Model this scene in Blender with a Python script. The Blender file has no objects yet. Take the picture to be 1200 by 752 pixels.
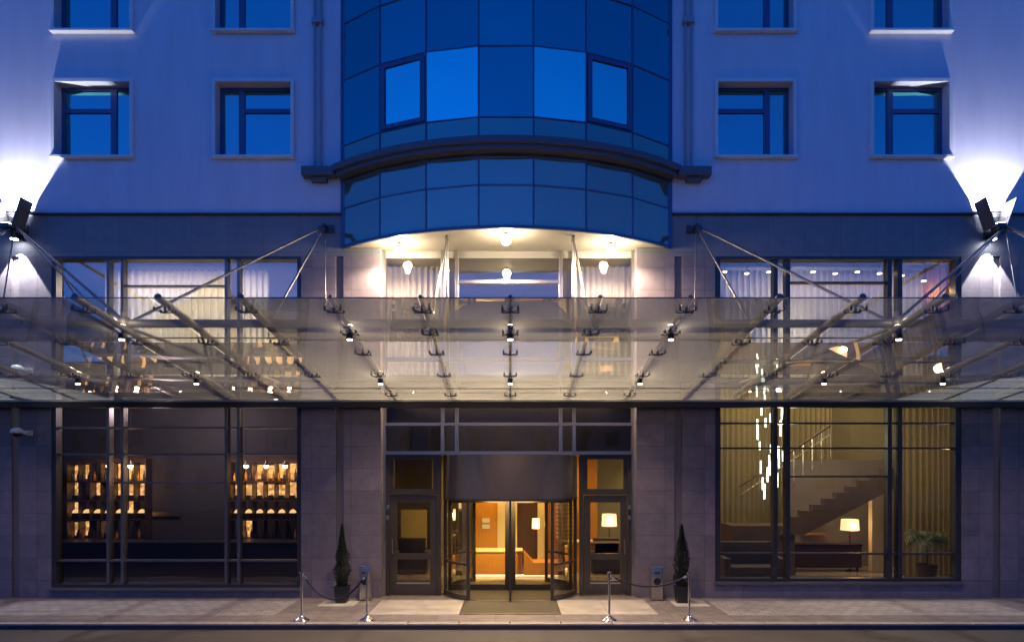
import bpy, bmesh, math, random
from mathutils import Vector, Matrix
random.seed(7)
sc = bpy.context.scene
col = sc.collection
R = math.radians

# ------------------------------------------------------------------ camera
D, F, HZ = 16.0, 800.0, 550.0          # distance to facade, focal in photo pixels, horizon row
cam = bpy.data.cameras.new('camera'); camo = bpy.data.objects.new('camera', cam); col.objects.link(camo)
camo.location = (0, -D, 3.0); camo.rotation_euler = (R(90), 0, 0)
cam.sensor_width = 36; cam.lens = 24; cam.shift_x = 0.0017; cam.shift_y = 0.145
cam.clip_start = 0.1; cam.clip_end = 2000
sc.camera = camo

# ------------------------------------------------------------------ dusk sky + faint sun
SUN_EL, SUN_ROT = 8.0, 20.0
w = bpy.data.worlds.new('World'); sc.world = w; w.use_nodes = True
nt = w.node_tree; nt.nodes.clear()
sky = nt.nodes.new('ShaderNodeTexSky'); sky.sky_type = 'NISHITA'; sky.sun_disc = False
sky.sun_elevation = R(SUN_EL); sky.sun_rotation = R(SUN_ROT); sky.ozone_density = 6.0; sky.air_density = 1.0; sky.dust_density = 0.3
tint = nt.nodes.new('ShaderNodeMix'); tint.data_type = 'RGBA'; tint.blend_type = 'MULTIPLY'
tint.inputs[0].default_value = 1.0; tint.inputs[7].default_value = (0.25, 0.47, 0.90, 1)   # blue-hour white balance
bg = nt.nodes.new('ShaderNodeBackground'); bg.inputs[1].default_value = 0.15
wo = nt.nodes.new('ShaderNodeOutputWorld')
nt.links.new(sky.outputs[0], tint.inputs[6]); nt.links.new(tint.outputs[2], bg.inputs[0]); nt.links.new(bg.outputs[0], wo.inputs[0])
sl = bpy.data.lights.new('sun', 'SUN'); sl.energy = 0.05; sl.angle = R(10); sl.color = (1.0, 0.75, 0.6)
so = bpy.data.objects.new('sun', sl); col.objects.link(so)
so.rotation_euler = (R(-(90 - SUN_EL)), 0, R(-SUN_ROT))
vs = sc.view_settings; vs.view_transform = 'Standard'; vs.look = 'None'; vs.exposure = 1.3; vs.gamma = 1.0
cy = sc.cycles
cy.use_denoising = True; cy.max_bounces = 10; cy.transparent_max_bounces = 24; cy.glossy_bounces = 4; cy.diffuse_bounces = 4
cy.transmission_bounces = 4; cy.sample_clamp_indirect = 2.5; cy.caustics_reflective = False; cy.caustics_refractive = False

# ------------------------------------------------------------------ materials
MATS = {}
def newmat(name):
    m = bpy.data.materials.new(name); m.use_nodes = True; MATS[name] = m
    return m, m.node_tree, m.node_tree.nodes['Principled BSDF']
def mat(name, rgb, rough=0.6, metal=0.0, noise=0.0, nscale=6.0, bump=0.0, bscale=60.0, spec=0.5, stretch=(1, 1, 1), coat=0):
    m, t, b = newmat(name)
    b.inputs['Roughness'].default_value = rough; b.inputs['Metallic'].default_value = metal
    b.inputs['Specular IOR Level'].default_value = spec; b.inputs['Coat Weight'].default_value = coat
    b.inputs['Base Color'].default_value = (*rgb, 1)
    tc = t.nodes.new('ShaderNodeTexCoord'); mp = t.nodes.new('ShaderNodeMapping'); mp.inputs['Scale'].default_value = stretch
    t.links.new(tc.outputs['Object'], mp.inputs[0])
    if noise:
        n = t.nodes.new('ShaderNodeTexNoise'); n.inputs['Scale'].default_value = nscale; n.inputs['Detail'].default_value = 8; n.inputs['Roughness'].default_value = 0.65
        r = t.nodes.new('ShaderNodeMapRange'); r.inputs[1].default_value = 0.3; r.inputs[2].default_value = 0.7
        r.inputs[3].default_value = 1 - noise; r.inputs[4].default_value = 1 + noise
        mx = t.nodes.new('ShaderNodeVectorMath'); mx.operation = 'SCALE'; mx.inputs[0].default_value = rgb
        t.links.new(mp.outputs[0], n.inputs[0]); t.links.new(n.outputs[0], r.inputs[0]); t.links.new(r.outputs[0], mx.inputs['Scale'])
        t.links.new(mx.outputs[0], b.inputs['Base Color'])
        r2 = t.nodes.new('ShaderNodeMapRange'); r2.inputs[1].default_value = 0.3; r2.inputs[2].default_value = 0.7
        r2.inputs[3].default_value = max(0.02, rough - noise * 0.4); r2.inputs[4].default_value = min(1, rough + noise * 0.4)
        t.links.new(n.outputs[0], r2.inputs[0]); t.links.new(r2.outputs[0], b.inputs['Roughness'])
    if bump:
        n2 = t.nodes.new('ShaderNodeTexNoise'); n2.inputs['Scale'].default_value = bscale; n2.inputs['Detail'].default_value = 5
        bp = t.nodes.new('ShaderNodeBump'); bp.inputs['Strength'].default_value = bump; bp.inputs['Distance'].default_value = 0.01
        t.links.new(mp.outputs[0], n2.inputs[0]); t.links.new(n2.outputs[0], bp.inputs['Height']); t.links.new(bp.outputs[0], b.inputs['Normal'])
    return m
def brickmat(name, c1, c2, mortar, bw, bh, msize, rough=0.6, axis='XZ', offset=0.0, bump=0.4, off=(0, 0, 0), spec=0.4, noise=0.12):
    m, t, b = newmat(name)
    tc = t.nodes.new('ShaderNodeTexCoord'); sp = t.nodes.new('ShaderNodeSeparateXYZ'); cb = t.nodes.new('ShaderNodeCombineXYZ')
    ad = t.nodes.new('ShaderNodeVectorMath'); ad.operation = 'ADD'; ad.inputs[1].default_value = off
    t.links.new(tc.outputs['Object'], ad.inputs[0]); t.links.new(ad.outputs[0], sp.inputs[0])
    t.links.new(sp.outputs[0], cb.inputs[0]); t.links.new(sp.outputs[2 if axis == 'XZ' else 1], cb.inputs[1])
    br = t.nodes.new('ShaderNodeTexBrick'); br.offset = offset; br.inputs['Scale'].default_value = 1
    br.inputs['Brick Width'].default_value = bw; br.inputs['Row Height'].default_value = bh; br.inputs['Mortar Size'].default_value = msize
    br.inputs['Mortar Smooth'].default_value = 0.1; br.inputs['Bias'].default_value = 0
    br.inputs['Color1'].default_value = (*c1, 1); br.inputs['Color2'].default_value = (*c2, 1); br.inputs['Mortar'].default_value = (*mortar, 1)
    t.links.new(cb.outputs[0], br.inputs[0])
    n = t.nodes.new('ShaderNodeTexNoise'); n.inputs['Scale'].default_value = 3.5; n.inputs['Detail'].default_value = 9; n.inputs['Roughness'].default_value = 0.7
    t.links.new(tc.outputs['Object'], n.inputs[0])
    r = t.nodes.new('ShaderNodeMapRange'); r.inputs[1].default_value = 0.3; r.inputs[2].default_value = 0.7
    r.inputs[3].default_value = 1 - noise; r.inputs[4].default_value = 1 + noise; t.links.new(n.outputs[0], r.inputs[0])
    mx = t.nodes.new('ShaderNodeVectorMath'); mx.operation = 'SCALE'; t.links.new(br.outputs[0], mx.inputs[0]); t.links.new(r.outputs[0], mx.inputs['Scale'])
    t.links.new(mx.outputs[0], b.inputs['Base Color'])
    b.inputs['Roughness'].default_value = rough; b.inputs['Specular IOR Level'].default_value = spec
    bp = t.nodes.new('ShaderNodeBump'); bp.inputs['Strength'].default_value = bump; bp.inputs['Distance'].default_value = 0.01; bp.invert = True
    t.links.new(br.outputs['Fac'], bp.inputs['Height']); t.links.new(bp.outputs[0], b.inputs['Normal'])
    return m
def emit(name, rgb, s):
    m, t, b = newmat(name); b.inputs['Base Color'].default_value = (*rgb, 1)
    b.inputs['Emission Color'].default_value = (*rgb, 1); b.inputs['Emission Strength'].default_value = s
    return m
def emit_var(name, rgb, s, sc_):
    m = emit(name, rgb, s); t = m.node_tree; b = t.nodes['Principled BSDF']
    tc = t.nodes.new('ShaderNodeTexCoord'); v = t.nodes.new('ShaderNodeTexVoronoi'); v.inputs['Scale'].default_value = sc_; v.distance = 'CHEBYCHEV'
    r = t.nodes.new('ShaderNodeMapRange'); r.inputs[1].default_value = 0.0; r.inputs[2].default_value = .6; r.inputs[3].default_value = s * 1.7; r.inputs[4].default_value = s * .35
    t.links.new(tc.outputs['Object'], v.inputs[0]); t.links.new(v.outputs[0], r.inputs[0]); t.links.new(r.outputs[0], b.inputs['Emission Strength'])
    return m
def glass(name, tintc, base_refl, fres=1.0, dust=0.0, rough=0.015, dustc=(0.5, 0.5, 0.5), wob=0.02):
    m = bpy.data.materials.new(name); m.use_nodes = True; t = m.node_tree; t.nodes.clear(); MATS[name] = m
    tr = t.nodes.new('ShaderNodeBsdfTransparent'); tr.inputs[0].default_value = (*tintc, 1)
    gl = t.nodes.new('ShaderNodeBsdfGlossy'); gl.inputs['Roughness'].default_value = rough; gl.inputs[0].default_value = (0.9, 0.92, 0.95, 1)
    fr = t.nodes.new('ShaderNodeFresnel'); fr.inputs[0].default_value = 1.5
    ma = t.nodes.new('ShaderNodeMath'); ma.operation = 'MULTIPLY_ADD'; ma.inputs[1].default_value = fres; ma.inputs[2].default_value = base_refl; ma.use_clamp = True
    t.links.new(fr.outputs[0], ma.inputs[0])
    tc = t.nodes.new('ShaderNodeTexCoord'); nz = t.nodes.new('ShaderNodeTexNoise'); nz.inputs['Scale'].default_value = 0.7; nz.inputs['Detail'].default_value = 1
    bp = t.nodes.new('ShaderNodeBump'); bp.inputs['Strength'].default_value = wob; bp.inputs['Distance'].default_value = 0.3
    t.links.new(tc.outputs['Object'], nz.inputs[0]); t.links.new(nz.outputs[0], bp.inputs['Height']); t.links.new(bp.outputs[0], gl.inputs['Normal'])
    mx = t.nodes.new('ShaderNodeMixShader'); t.links.new(ma.outputs[0], mx.inputs[0]); t.links.new(tr.outputs[0], mx.inputs[1]); t.links.new(gl.outputs[0], mx.inputs[2])
    out = t.nodes.new('ShaderNodeOutputMaterial'); last = mx
    if dust:
        df = t.nodes.new('ShaderNodeBsdfDiffuse'); df.inputs[0].default_value = (*dustc, 1)
        tl = t.nodes.new('ShaderNodeBsdfTranslucent'); tl.inputs[0].default_value = (*dustc, 1)
        m2 = t.nodes.new('ShaderNodeMixShader'); m2.inputs[0].default_value = 0.5; t.links.new(df.outputs[0], m2.inputs[1]); t.links.new(tl.outputs[0], m2.inputs[2])
        n2 = t.nodes.new('ShaderNodeTexNoise'); n2.inputs['Scale'].default_value = 1.3; n2.inputs['Detail'].default_value = 8; n2.inputs['Roughness'].default_value = 0.7
        t.links.new(tc.outputs['Object'], n2.inputs[0])
        r = t.nodes.new('ShaderNodeMapRange'); r.inputs[1].default_value = 0.3; r.inputs[2].default_value = 0.75; r.inputs[3].default_value = dust * 0.85; r.inputs[4].default_value = dust * 1.15
        t.links.new(n2.outputs[0], r.inputs[0])
        m3 = t.nodes.new('ShaderNodeMixShader'); t.links.new(r.outputs[0], m3.inputs[0]); t.links.new(mx.outputs[0], m3.inputs[1]); t.links.new(m2.outputs[0], m3.inputs[2]); last = m3
    t.links.new(last.outputs[0], out.inputs[0])
    return m
def mirror_glass(name, rgb, under, refl):
    m = bpy.data.materials.new(name); m.use_nodes = True; t = m.node_tree; t.nodes.clear(); MATS[name] = m
    df = t.nodes.new('ShaderNodeBsdfDiffuse'); df.inputs[0].default_value = (*under, 1)
    gl = t.nodes.new('ShaderNodeBsdfGlossy'); gl.inputs['Roughness'].default_value = 0.03; gl.inputs[0].default_value = (*rgb, 1)
    tc = t.nodes.new('ShaderNodeTexCoord'); nz = t.nodes.new('ShaderNodeTexNoise'); nz.inputs['Scale'].default_value = 0.5; nz.inputs['Detail'].default_value = 1
    bp = t.nodes.new('ShaderNodeBump'); bp.inputs['Strength'].default_value = 0.08; bp.inputs['Distance'].default_value = 0.3
    t.links.new(tc.outputs['Object'], nz.inputs[0]); t.links.new(nz.outputs[0], bp.inputs['Height']); t.links.new(bp.outputs[0], gl.inputs['Normal'])
    mx = t.nodes.new('ShaderNodeMixShader'); mx.inputs[0].default_value = refl
    t.links.new(df.outputs[0], mx.inputs[1]); t.links.new(gl.outputs[0], mx.inputs[2])
    o = t.nodes.new('ShaderNodeOutputMaterial'); t.links.new(mx.outputs[0], o.inputs[0])
    return m
def cloth(name, rgb, trans=0.4):
    m = bpy.data.materials.new(name); m.use_nodes = True; t = m.node_tree; t.nodes.clear(); MATS[name] = m
    df = t.nodes.new('ShaderNodeBsdfDiffuse'); df.inputs[0].default_value = (*rgb, 1)
    tl = t.nodes.new('ShaderNodeBsdfTranslucent'); tl.inputs[0].default_value = (*rgb, 1)
    mx = t.nodes.new('ShaderNodeMixShader'); mx.inputs[0].default_value = trans
    t.links.new(df.outputs[0], mx.inputs[1]); t.links.new(tl.outputs[0], mx.inputs[2])
    o = t.nodes.new('ShaderNodeOutputMaterial'); t.links.new(mx.outputs[0], o.inputs[0])
    return m

M = dict(
 plaster = mat('painted_plaster', (0.60, 0.56, 0.67), 0.85, noise=0.07, nscale=1.6, stretch=(1.6, 1, 0.3), bump=0.4, bscale=45, spec=0.2),
 trim = mat('window_trim', (0.62, 0.61, 0.66), 0.7, noise=0.04),
 band = brickmat('band_cladding', (0.17, 0.17, 0.19), (0.18, 0.18, 0.20), (0.10, 0.10, 0.11), 0.846, 1.2, 0.004, 0.5, off=(10.86, 0, 0.3)),
 stone = brickmat('grey_stone_cladding', (0.165, 0.138, 0.15), (0.225, 0.182, 0.20), (0.07, 0.055, 0.065), 0.92, 0.523, 0.004, 0.55, off=(0.97, 0, 0.11), noise=0.2),
 groove = mat('dark_joint', (0.17, 0.145, 0.15), 0.7),
 darkmetal = mat('dark_metal', (0.055, 0.053, 0.06), 0.42, metal=0.5, noise=0.1),
 frame = mat('bronze_frame', (0.17, 0.155, 0.16), 0.38, metal=0.6, noise=0.1),
 upframe = mat('blue_window_frame', (0.04, 0.075, 0.19), 0.4, noise=0.05),
 steel = mat('brushed_steel', (0.50, 0.47, 0.43), 0.34, metal=1.0),
 canopysteel = mat('canopy_steel', (0.15, 0.135, 0.12), 0.5, metal=0.3, noise=0.08),
 ledgemetal = mat('ledge_metal', (0.10, 0.09, 0.12), 0.5, metal=0.3, noise=0.08),
 rodsteel = mat('rod_steel', (0.19, 0.18, 0.19), 0.45, metal=0.7),
 pipe = mat('painted_pipe', (0.30, 0.29, 0.36), 0.6, noise=0.08),
 chrome = mat('polished_chrome', (0.75, 0.74, 0.72), 0.1, metal=1.0),
 doorframe = mat('door_frame', (0.075, 0.062, 0.052), 0.35, metal=0.4, noise=0.08),
 drum = mat('drum_header', (0.15, 0.118, 0.105), 0.42, metal=0.5, noise=0.08, nscale=2),
 soffit = mat('bay_soffit', (0.42, 0.38, 0.32), 0.5, noise=0.05),
 room = mat('room_wall', (0.22, 0.19, 0.15), 0.8, noise=0.06),
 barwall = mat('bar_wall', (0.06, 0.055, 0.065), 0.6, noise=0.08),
 stairwood = mat('stair_wood', (0.10, 0.065, 0.045), 0.5, noise=0.15),
 lobbywall = mat('lobby_wall', (0.44, 0.38, 0.17), 0.7, noise=0.06),
 ceiling = mat('ceiling_paint', (0.30, 0.28, 0.27), 0.8, noise=0.03),
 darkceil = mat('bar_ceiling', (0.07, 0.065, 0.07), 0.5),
 floor_in = brickmat('lobby_floor', (0.22, 0.18, 0.13), (0.26, 0.21, 0.15), (0.1, 0.08, 0.06), 0.6, 0.6, 0.004, 0.15, axis='XY', bump=0.1),
 carpet = mat('carpet', (0.05, 0.04, 0.045), 0.9, noise=0.2, nscale=20),
 wood = mat('dark_wood', (0.06, 0.03, 0.018), 0.35, noise=0.25, nscale=5, stretch=(1, 1, 8)),
 oak = mat('honey_oak', (0.52, 0.22, 0.03), 0.4, noise=0.15, nscale=4, stretch=(8, 1, 1)),
 oakwall = mat('honey_oak_panel', (0.52, 0.24, 0.03), 0.45, noise=0.1, nscale=3, stretch=(6, 1, 1)),
 cream = mat('cream_trim', (0.65, 0.55, 0.35), 0.5),
 sheer = cloth('sheer_curtain', (0.66, 0.63, 0.58), 0.5),
 drape = cloth('olive_drape', (0.36, 0.30, 0.14), 0.3),
 orange = cloth('amber_drape', (0.50, 0.26, 0.08), 0.3),
 black = mat('black_plastic', (0.012, 0.012, 0.014), 0.4),
 rope = mat('black_rope', (0.015, 0.014, 0.03), 0.75, bump=0.5, bscale=150),
 whitep = mat('white_plastic', (0.7, 0.7, 0.7), 0.35),
 asphalt = mat('asphalt', (0.058, 0.047, 0.044), 0.7, noise=0.45, nscale=2.5, bump=1.0, bscale=60, stretch=(0.5, 1.4, 1)),
 pave = brickmat('pavement_slabs', (0.16, 0.14, 0.135), (0.18, 0.155, 0.15), (0.09, 0.08, 0.08), 1.2, 0.8, 0.008, 0.6, axis='XY', off=(0.3, 0.1, 0), noise=0.34),
 band_l = brickmat('light_paving_setts', (0.34, 0.305, 0.31), (0.27, 0.245, 0.25), (0.20, 0.18, 0.18), 0.30, 0.21, 0.02, 0.55, axis='XY', offset=0.5, noise=0.25),
 slab = mat('pale_stone_slab', (0.40, 0.36, 0.33), 0.45, noise=0.22, nscale=2.5, bump=0.1),
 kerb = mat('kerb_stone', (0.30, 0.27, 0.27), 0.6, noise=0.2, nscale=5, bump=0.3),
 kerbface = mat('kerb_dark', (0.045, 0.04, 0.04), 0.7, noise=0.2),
 mat_ = mat('door_mat', (0.055, 0.045, 0.036), 0.7, noise=0.2, nscale=60, bump=0.6, bscale=120),
 leaf = mat('cypress_leaf', (0.014, 0.022, 0.012), 0.85, noise=0.4, nscale=8),
 leaf2 = mat('palm_leaf', (0.05, 0.08, 0.02), 0.5, noise=0.2),
 bark = mat('bark', (0.08, 0.05, 0.03), 0.9, noise=0.2),
 opposite = mat('opposite_plaster', (0.22, 0.19, 0.17), 0.85, noise=0.1, nscale=1),
 opproof = mat('opposite_roof', (0.10, 0.08, 0.08), 0.8, noise=0.1),
 oppglass = mat('opposite_glass', (0.02, 0.02, 0.03), 0.1),
 baypane = mirror_glass('bay_glass', (0.02, 0.40, 0.46), (0.01, 0.04, 0.10), 0.62),
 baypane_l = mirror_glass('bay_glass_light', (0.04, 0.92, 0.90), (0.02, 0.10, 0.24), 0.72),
 baypane_b = mirror_glass('bay_glass_variant', (0.02, 0.44, 0.50), (0.012, 0.045, 0.11), 0.62),
 baypane_c = mirror_glass('bay_glass_darker', (0.02, 0.36, 0.42), (0.01, 0.035, 0.09), 0.62),
 bayspan = mirror_glass('bay_spandrel', (0.12, 0.42, 0.40), (0.20, 0.16, 0.14), 0.5),
 uppane_l = mirror_glass('upper_window_glass_curtained', (0.16, 0.60, 0.62), (0.06, 0.08, 0.13), 0.58),
 uppane = mirror_glass('upper_window_glass', (0.14, 0.56, 0.60), (0.01, 0.04, 0.08), 0.62),
 shopglass = glass('shop_glass', (0.72, 0.69, 0.68), 0.07, 1.0, wob=0.03),
 skyglass = glass('tall_window_glass', (0.70, 0.68, 0.67), 0.18, 1.0, wob=0.03),
 doorglass = glass('door_glass', (0.85, 0.83, 0.76), 0.04, 0.8),
 canopyglass = glass('canopy_glass', (0.92, 0.95, 0.90), 0.03, 0.8, dust=0.25, dustc=(0.68, 0.68, 0.60), wob=0.05),
 e_warm = emit('lamp_warm', (1.0, 0.78, 0.48), 60.0),
 e_spot = emit('spot_glow', (1.0, 0.78, 0.50), 14.0),
 e_down = emit('downlight_glow', (1.0, 0.80, 0.55), 5.0),
 e_cool = emit('flood_glow', (0.92, 0.95, 1.0), 30.0),
 e_shelf = emit_var('shelf_backlight', (1.0, 0.52, 0.16), 0.60, 9),
 e_shade = emit('lit_shade', (1.0, 0.66, 0.34), 0.75),
 e_strip = emit('led_strip', (1.0, 0.74, 0.36), 0.8),
 e_crystal = emit('lit_crystal', (0.85, 1.0, 0.80), 2.2),
 e_win = emit('lit_window', (1.0, 0.66, 0.25), 1.6),
 e_lantern = emit('lantern_glow', (1.0, 0.60, 0.22), 0.6),
)

# ------------------------------------------------------------------ mesh builder
class MB:
    def __init__(s): s.bm = bmesh.new()
    def box(s, x0, x1, y0, y1, z0, z1, bev=0.0, rot=None, about=None):
        vs = [s.bm.verts.new((x, y, z)) for x in (x0, x1) for y in (y0, y1) for z in (z0, z1)]
        f = [(0, 1, 3, 2), (4, 6, 7, 5), (0, 4, 5, 1), (2, 3, 7, 6), (0, 2, 6, 4), (1, 5, 7, 3)]
        fs = [s.bm.faces.new([vs[i] for i in q]) for q in f]
        if bev:
            es = list({e for q in fs for e in q.edges})
            r = bmesh.ops.bevel(s.bm, geom=es, offset=bev, segments=2, affect='EDGES', profile=0.6)
            vs = list({v for q in r['faces'] for v in q.verts} | {v for v in vs if v.is_valid})
        if rot is not None: bmesh.ops.rotate(s.bm, cent=about or Vector(((x0+x1)/2, (y0+y1)/2, (z0+z1)/2)), matrix=rot, verts=vs)
        return s
    def tube(s, a, b, r, r2=None, seg=12, cap=True):
        a, b = Vector(a), Vector(b); d = (b - a); L = d.length
        if L < 1e-6: return s
        q = d.to_track_quat('Z', 'Y').to_matrix().to_4x4()
        bmesh.ops.create_cone(s.bm, cap_ends=cap, segments=seg, radius1=r, radius2=r if r2 is None else r2, depth=L, matrix=Matrix.Translation((a + b) / 2) @ q)
        return s
    def path(s, pts, r, seg=8):
        pts = [Vector(p) for p in pts]; rings = []
        for i, p in enumerate(pts):
            d = (pts[min(i+1, len(pts)-1)] - pts[max(i-1, 0)]).normalized(); q = d.to_track_quat('Z', 'Y').to_matrix()
            rings.append([s.bm.verts.new(p + q @ Vector((r*math.cos(2*math.pi*k/seg), r*math.sin(2*math.pi*k/seg), 0))) for k in range(seg)])
        for A, B in zip(rings, rings[1:]):
            for k in range(seg): s.bm.faces.new((A[k], A[(k+1) % seg], B[(k+1) % seg], B[k]))
        s.bm.faces.new(rings[0][::-1]); s.bm.faces.new(rings[-1])
        return s
    def lathe(s, prof, c=(0, 0, 0), seg=24):
        rings = []
        for r, z in prof:
            rings.append([s.bm.verts.new((c[0] + r*math.cos(2*math.pi*k/seg), c[1] + r*math.sin(2*math.pi*k/seg), c[2] + z)) for k in range(seg)])
        for A, B in zip(rings, rings[1:]):
            for k in range(seg): s.bm.faces.new((A[k], A[(k+1) % seg], B[(k+1) % seg], B[k]))
        s.bm.faces.new(rings[0][::-1]); s.bm.faces.new(rings[-1])
        return s
    def ball(s, c, r, sc_=(1, 1, 1), seg=16):
        bmesh.ops.create_uvsphere(s.bm, u_segments=seg, v_segments=seg // 2, radius=r, matrix=Matrix.Translation(c) @ Matrix.Diagonal((*sc_, 1)))
        return s
    def prism(s, poly, y0, y1):       # poly in X,Z extruded in Y
        A = [s.bm.verts.new((x, y0, z)) for x, z in poly]; B = [s.bm.verts.new((x, y1, z)) for x, z in poly]
        s.bm.faces.new(A); s.bm.faces.new(B[::-1]); n = len(poly)
        for k in range(n): s.bm.faces.new((A[k], B[k], B[(k+1) % n], A[(k+1) % n]))
        return s
    def quad(s, *p):
        s.bm.faces.new([s.bm.verts.new(q) for q in p]); return s
    def wall(s, x0, x1, z0, z1, y0, y1, holes):
        xs = sorted({x0, x1, *[min(max(h[i], x0), x1) for h in holes for i in (0, 1)]})
        zs = sorted({z0, z1, *[min(max(h[i], z0), z1) for h in holes for i in (2, 3)]})
        nx, nz = len(xs)-1, len(zs)-1
        def solid(i, j):
            if i < 0 or j < 0 or i >= nx or j >= nz: return False
            cx, cz = (xs[i]+xs[i+1])/2, (zs[j]+zs[j+1])/2
            return not any(h[0] < cx < h[1] and h[2] < cz < h[3] for h in holes)
        V = {}
        def v(i, j, k):
            if (i, j, k) not in V: V[i, j, k] = s.bm.verts.new((xs[i], (y0, y1)[k], zs[j]))
            return V[i, j, k]
        for i in range(nx):
            for j in range(nz):
                if not solid(i, j): continue
                s.bm.faces.new((v(i,j,0), v(i+1,j,0), v(i+1,j+1,0), v(i,j+1,0)))
                s.bm.faces.new((v(i,j,1), v(i,j+1,1), v(i+1,j+1,1), v(i+1,j,1)))
                if not solid(i-1, j): s.bm.faces.new((v(i,j,0), v(i,j+1,0), v(i,j+1,1), v(i,j,1)))
                if not solid(i+1, j): s.bm.faces.new((v(i+1,j,0), v(i+1,j,1), v(i+1,j+1,1), v(i+1,j+1,0)))
                if not solid(i, j-1): s.bm.faces.new((v(i,j,0), v(i,j,1), v(i+1,j,1), v(i+1,j,0)))
                if not solid(i, j+1): s.bm.faces.new((v(i,j+1,0), v(i+1,j+1,0), v(i+1,j+1,1), v(i,j+1,1)))
        return s
    def build(s, name, m, parent=None, smooth=False, label=None, kind=None):
        bmesh.ops.recalc_face_normals(s.bm, faces=s.bm.faces)
        me = bpy.data.meshes.new(name); s.bm.to_mesh(me); s.bm.free()
        if smooth:
            for p in me.polygons: p.use_smooth = True
            me.set_sharp_from_angle(angle=R(40))
        me.materials.append(m if not isinstance(m, str) else M[m])
        o = bpy.data.objects.new(name, me); col.objects.link(o)
        if parent is not None: o.parent = parent; o.matrix_parent_inverse = Matrix.Translation(-parent.location) if parent.type == 'EMPTY' and parent.parent is None else Matrix()
        if label: o['label'] = label
        if kind: o['kind'] = kind
        return o
def tag(o, label, cat, group=None, kind=None):
    if label: o['label'] = label
    if cat: o['category'] = cat
    if group: o['group'] = group
    if kind: o['kind'] = kind
    return o
def thing(name, label, cat, loc=(0, 0, 0), group=None):
    o = bpy.data.objects.new(name, None); o.empty_display_size = 0.3; col.objects.link(o); o.location = loc
    return tag(o, label, cat, group)
# parts of things are built in LOCAL coordinates of the thing when loc is given through `local=True`
def lp(o, parent):
    o.parent = parent; o.matrix_parent_inverse = Matrix(); return o
def kids(o): return [c for c in bpy.data.objects if c.parent == o]
def dup(o, loc, label=None, parent=None):
    c = o.copy(); col.objects.link(c)
    if parent is None: c.location = loc
    else: c.parent = parent
    if label: c['label'] = label
    for k in kids(o): dup(k, None, parent=c)
    return c
def X(px, y=0.0): return (px - 598) * (D + y) / F
def Z(py, y=0.0): return 3 + (HZ - py) * (D + y) / F
def point(name, loc, e, color, size=0.05, parent=None):
    l = bpy.data.lights.new(name, 'POINT'); l.energy = e; l.color = color; l.shadow_soft_size = size
    o = bpy.data.objects.new(name, l); col.objects.link(o); o.location = loc
    return o
def spot(name, loc, target, e, color, ang, blend=0.5, size=0.03):
    l = bpy.data.lights.new(name, 'SPOT'); l.energy = e; l.color = color; l.spot_size = R(ang); l.spot_blend = blend; l.shadow_soft_size = size
    o = bpy.data.objects.new(name, l); col.objects.link(o); o.location = loc
    o.rotation_euler = (Vector(target) - Vector(loc)).to_track_quat('-Z', 'Y').to_euler()
    return o
def area(name, loc, sx, sy, e, color, rot=(0, 0, 0)):
    l = bpy.data.lights.new(name, 'AREA'); l.shape = 'RECTANGLE'; l.size = sx; l.size_y = sy; l.energy = e; l.color = color
    o = bpy.data.objects.new(name, l); col.objects.link(o); o.location = loc; o.rotation_euler = rot
    return o

# ================================================================== SETTING: road, pavement
KY = -2.72                                   # kerb front
ro = MB().quad((-400, -400, -0.11), (400, -400, -0.11), (400, 400, -0.11), (-400, 400, -0.11)).build('ground', 'asphalt'); tag(ro, 'dark asphalt ground', None, kind='structure')
rd = MB().quad((-300, -14, -0.106), (300, -14, -0.106), (300, KY - 0.02, -0.106), (-300, KY - 0.02, -0.106)).build('road', 'asphalt'); tag(rd, 'brown lit asphalt road in front of the hotel kerb', None, kind='structure')
pv = MB().box(-40, 40, KY + 0.22, 12, -0.2, 0.0).build('pavement', 'pave'); tag(pv, 'grey stone pavement along the hotel', None, kind='structure')
kb = MB()
x = -39.0
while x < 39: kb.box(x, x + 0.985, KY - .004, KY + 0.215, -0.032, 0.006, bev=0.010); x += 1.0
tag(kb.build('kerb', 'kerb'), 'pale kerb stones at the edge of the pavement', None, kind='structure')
tag(MB().box(-39, 39, KY + .002, KY + .20, -.2, -.033).build('kerb_face', 'kerbface'), 'dark face of the kerb', None, kind='structure')  # face in a darker colour than the kerb top
t = 0.004
pl = MB()
for a, b in ((-11.2, -4.87), (4.5, 10.86)): pl.box(a, b, -1.95, -0.38, -0.01, t)
tag(pl.build('paving_band', 'band_l'), 'long bands of pale worn paving setts under the side windows', None, kind='structure')
pl = MB()
for a, b in ((-2.95, -1.97), (-1.965, -1.06), (1.06, 2.05), (2.055, 3.07)): pl.box(a, b, -1.85, -0.3, -0.01, t)
pl.box(-1.055, 1.055, -.41, 0.1, -.01, t)
for a, b in ((-4.25, -3.45), (3.65, 4.4)): pl.box(a, b, -1.0, -0.35, -0.01, t)
tag(pl.build('pale_slabs', 'slab'), 'pale smooth stone slabs in front of the entrance', None, kind='structure')
o = MB().box(-1.03, 1.03, -1.82, -0.46, 0.0, 0.016, bev=0.004).build('door_mat', 'mat_'); tag(o, 'wide brown ribbed mat on the pavement before the revolving door', 'mat')
fr = MB(); fr.box(-1.06, 1.06, -1.86, -1.822, .002, .02); fr.box(-1.06, 1.06, -.458, -.42, .002, .02); fr.box(-1.06, -1.032, -1.822, -.458, .002, .02); fr.box(1.032, 1.06, -1.822, -.458, .002, .02); fr.build('mat_frame', 'steel', o)

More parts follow.
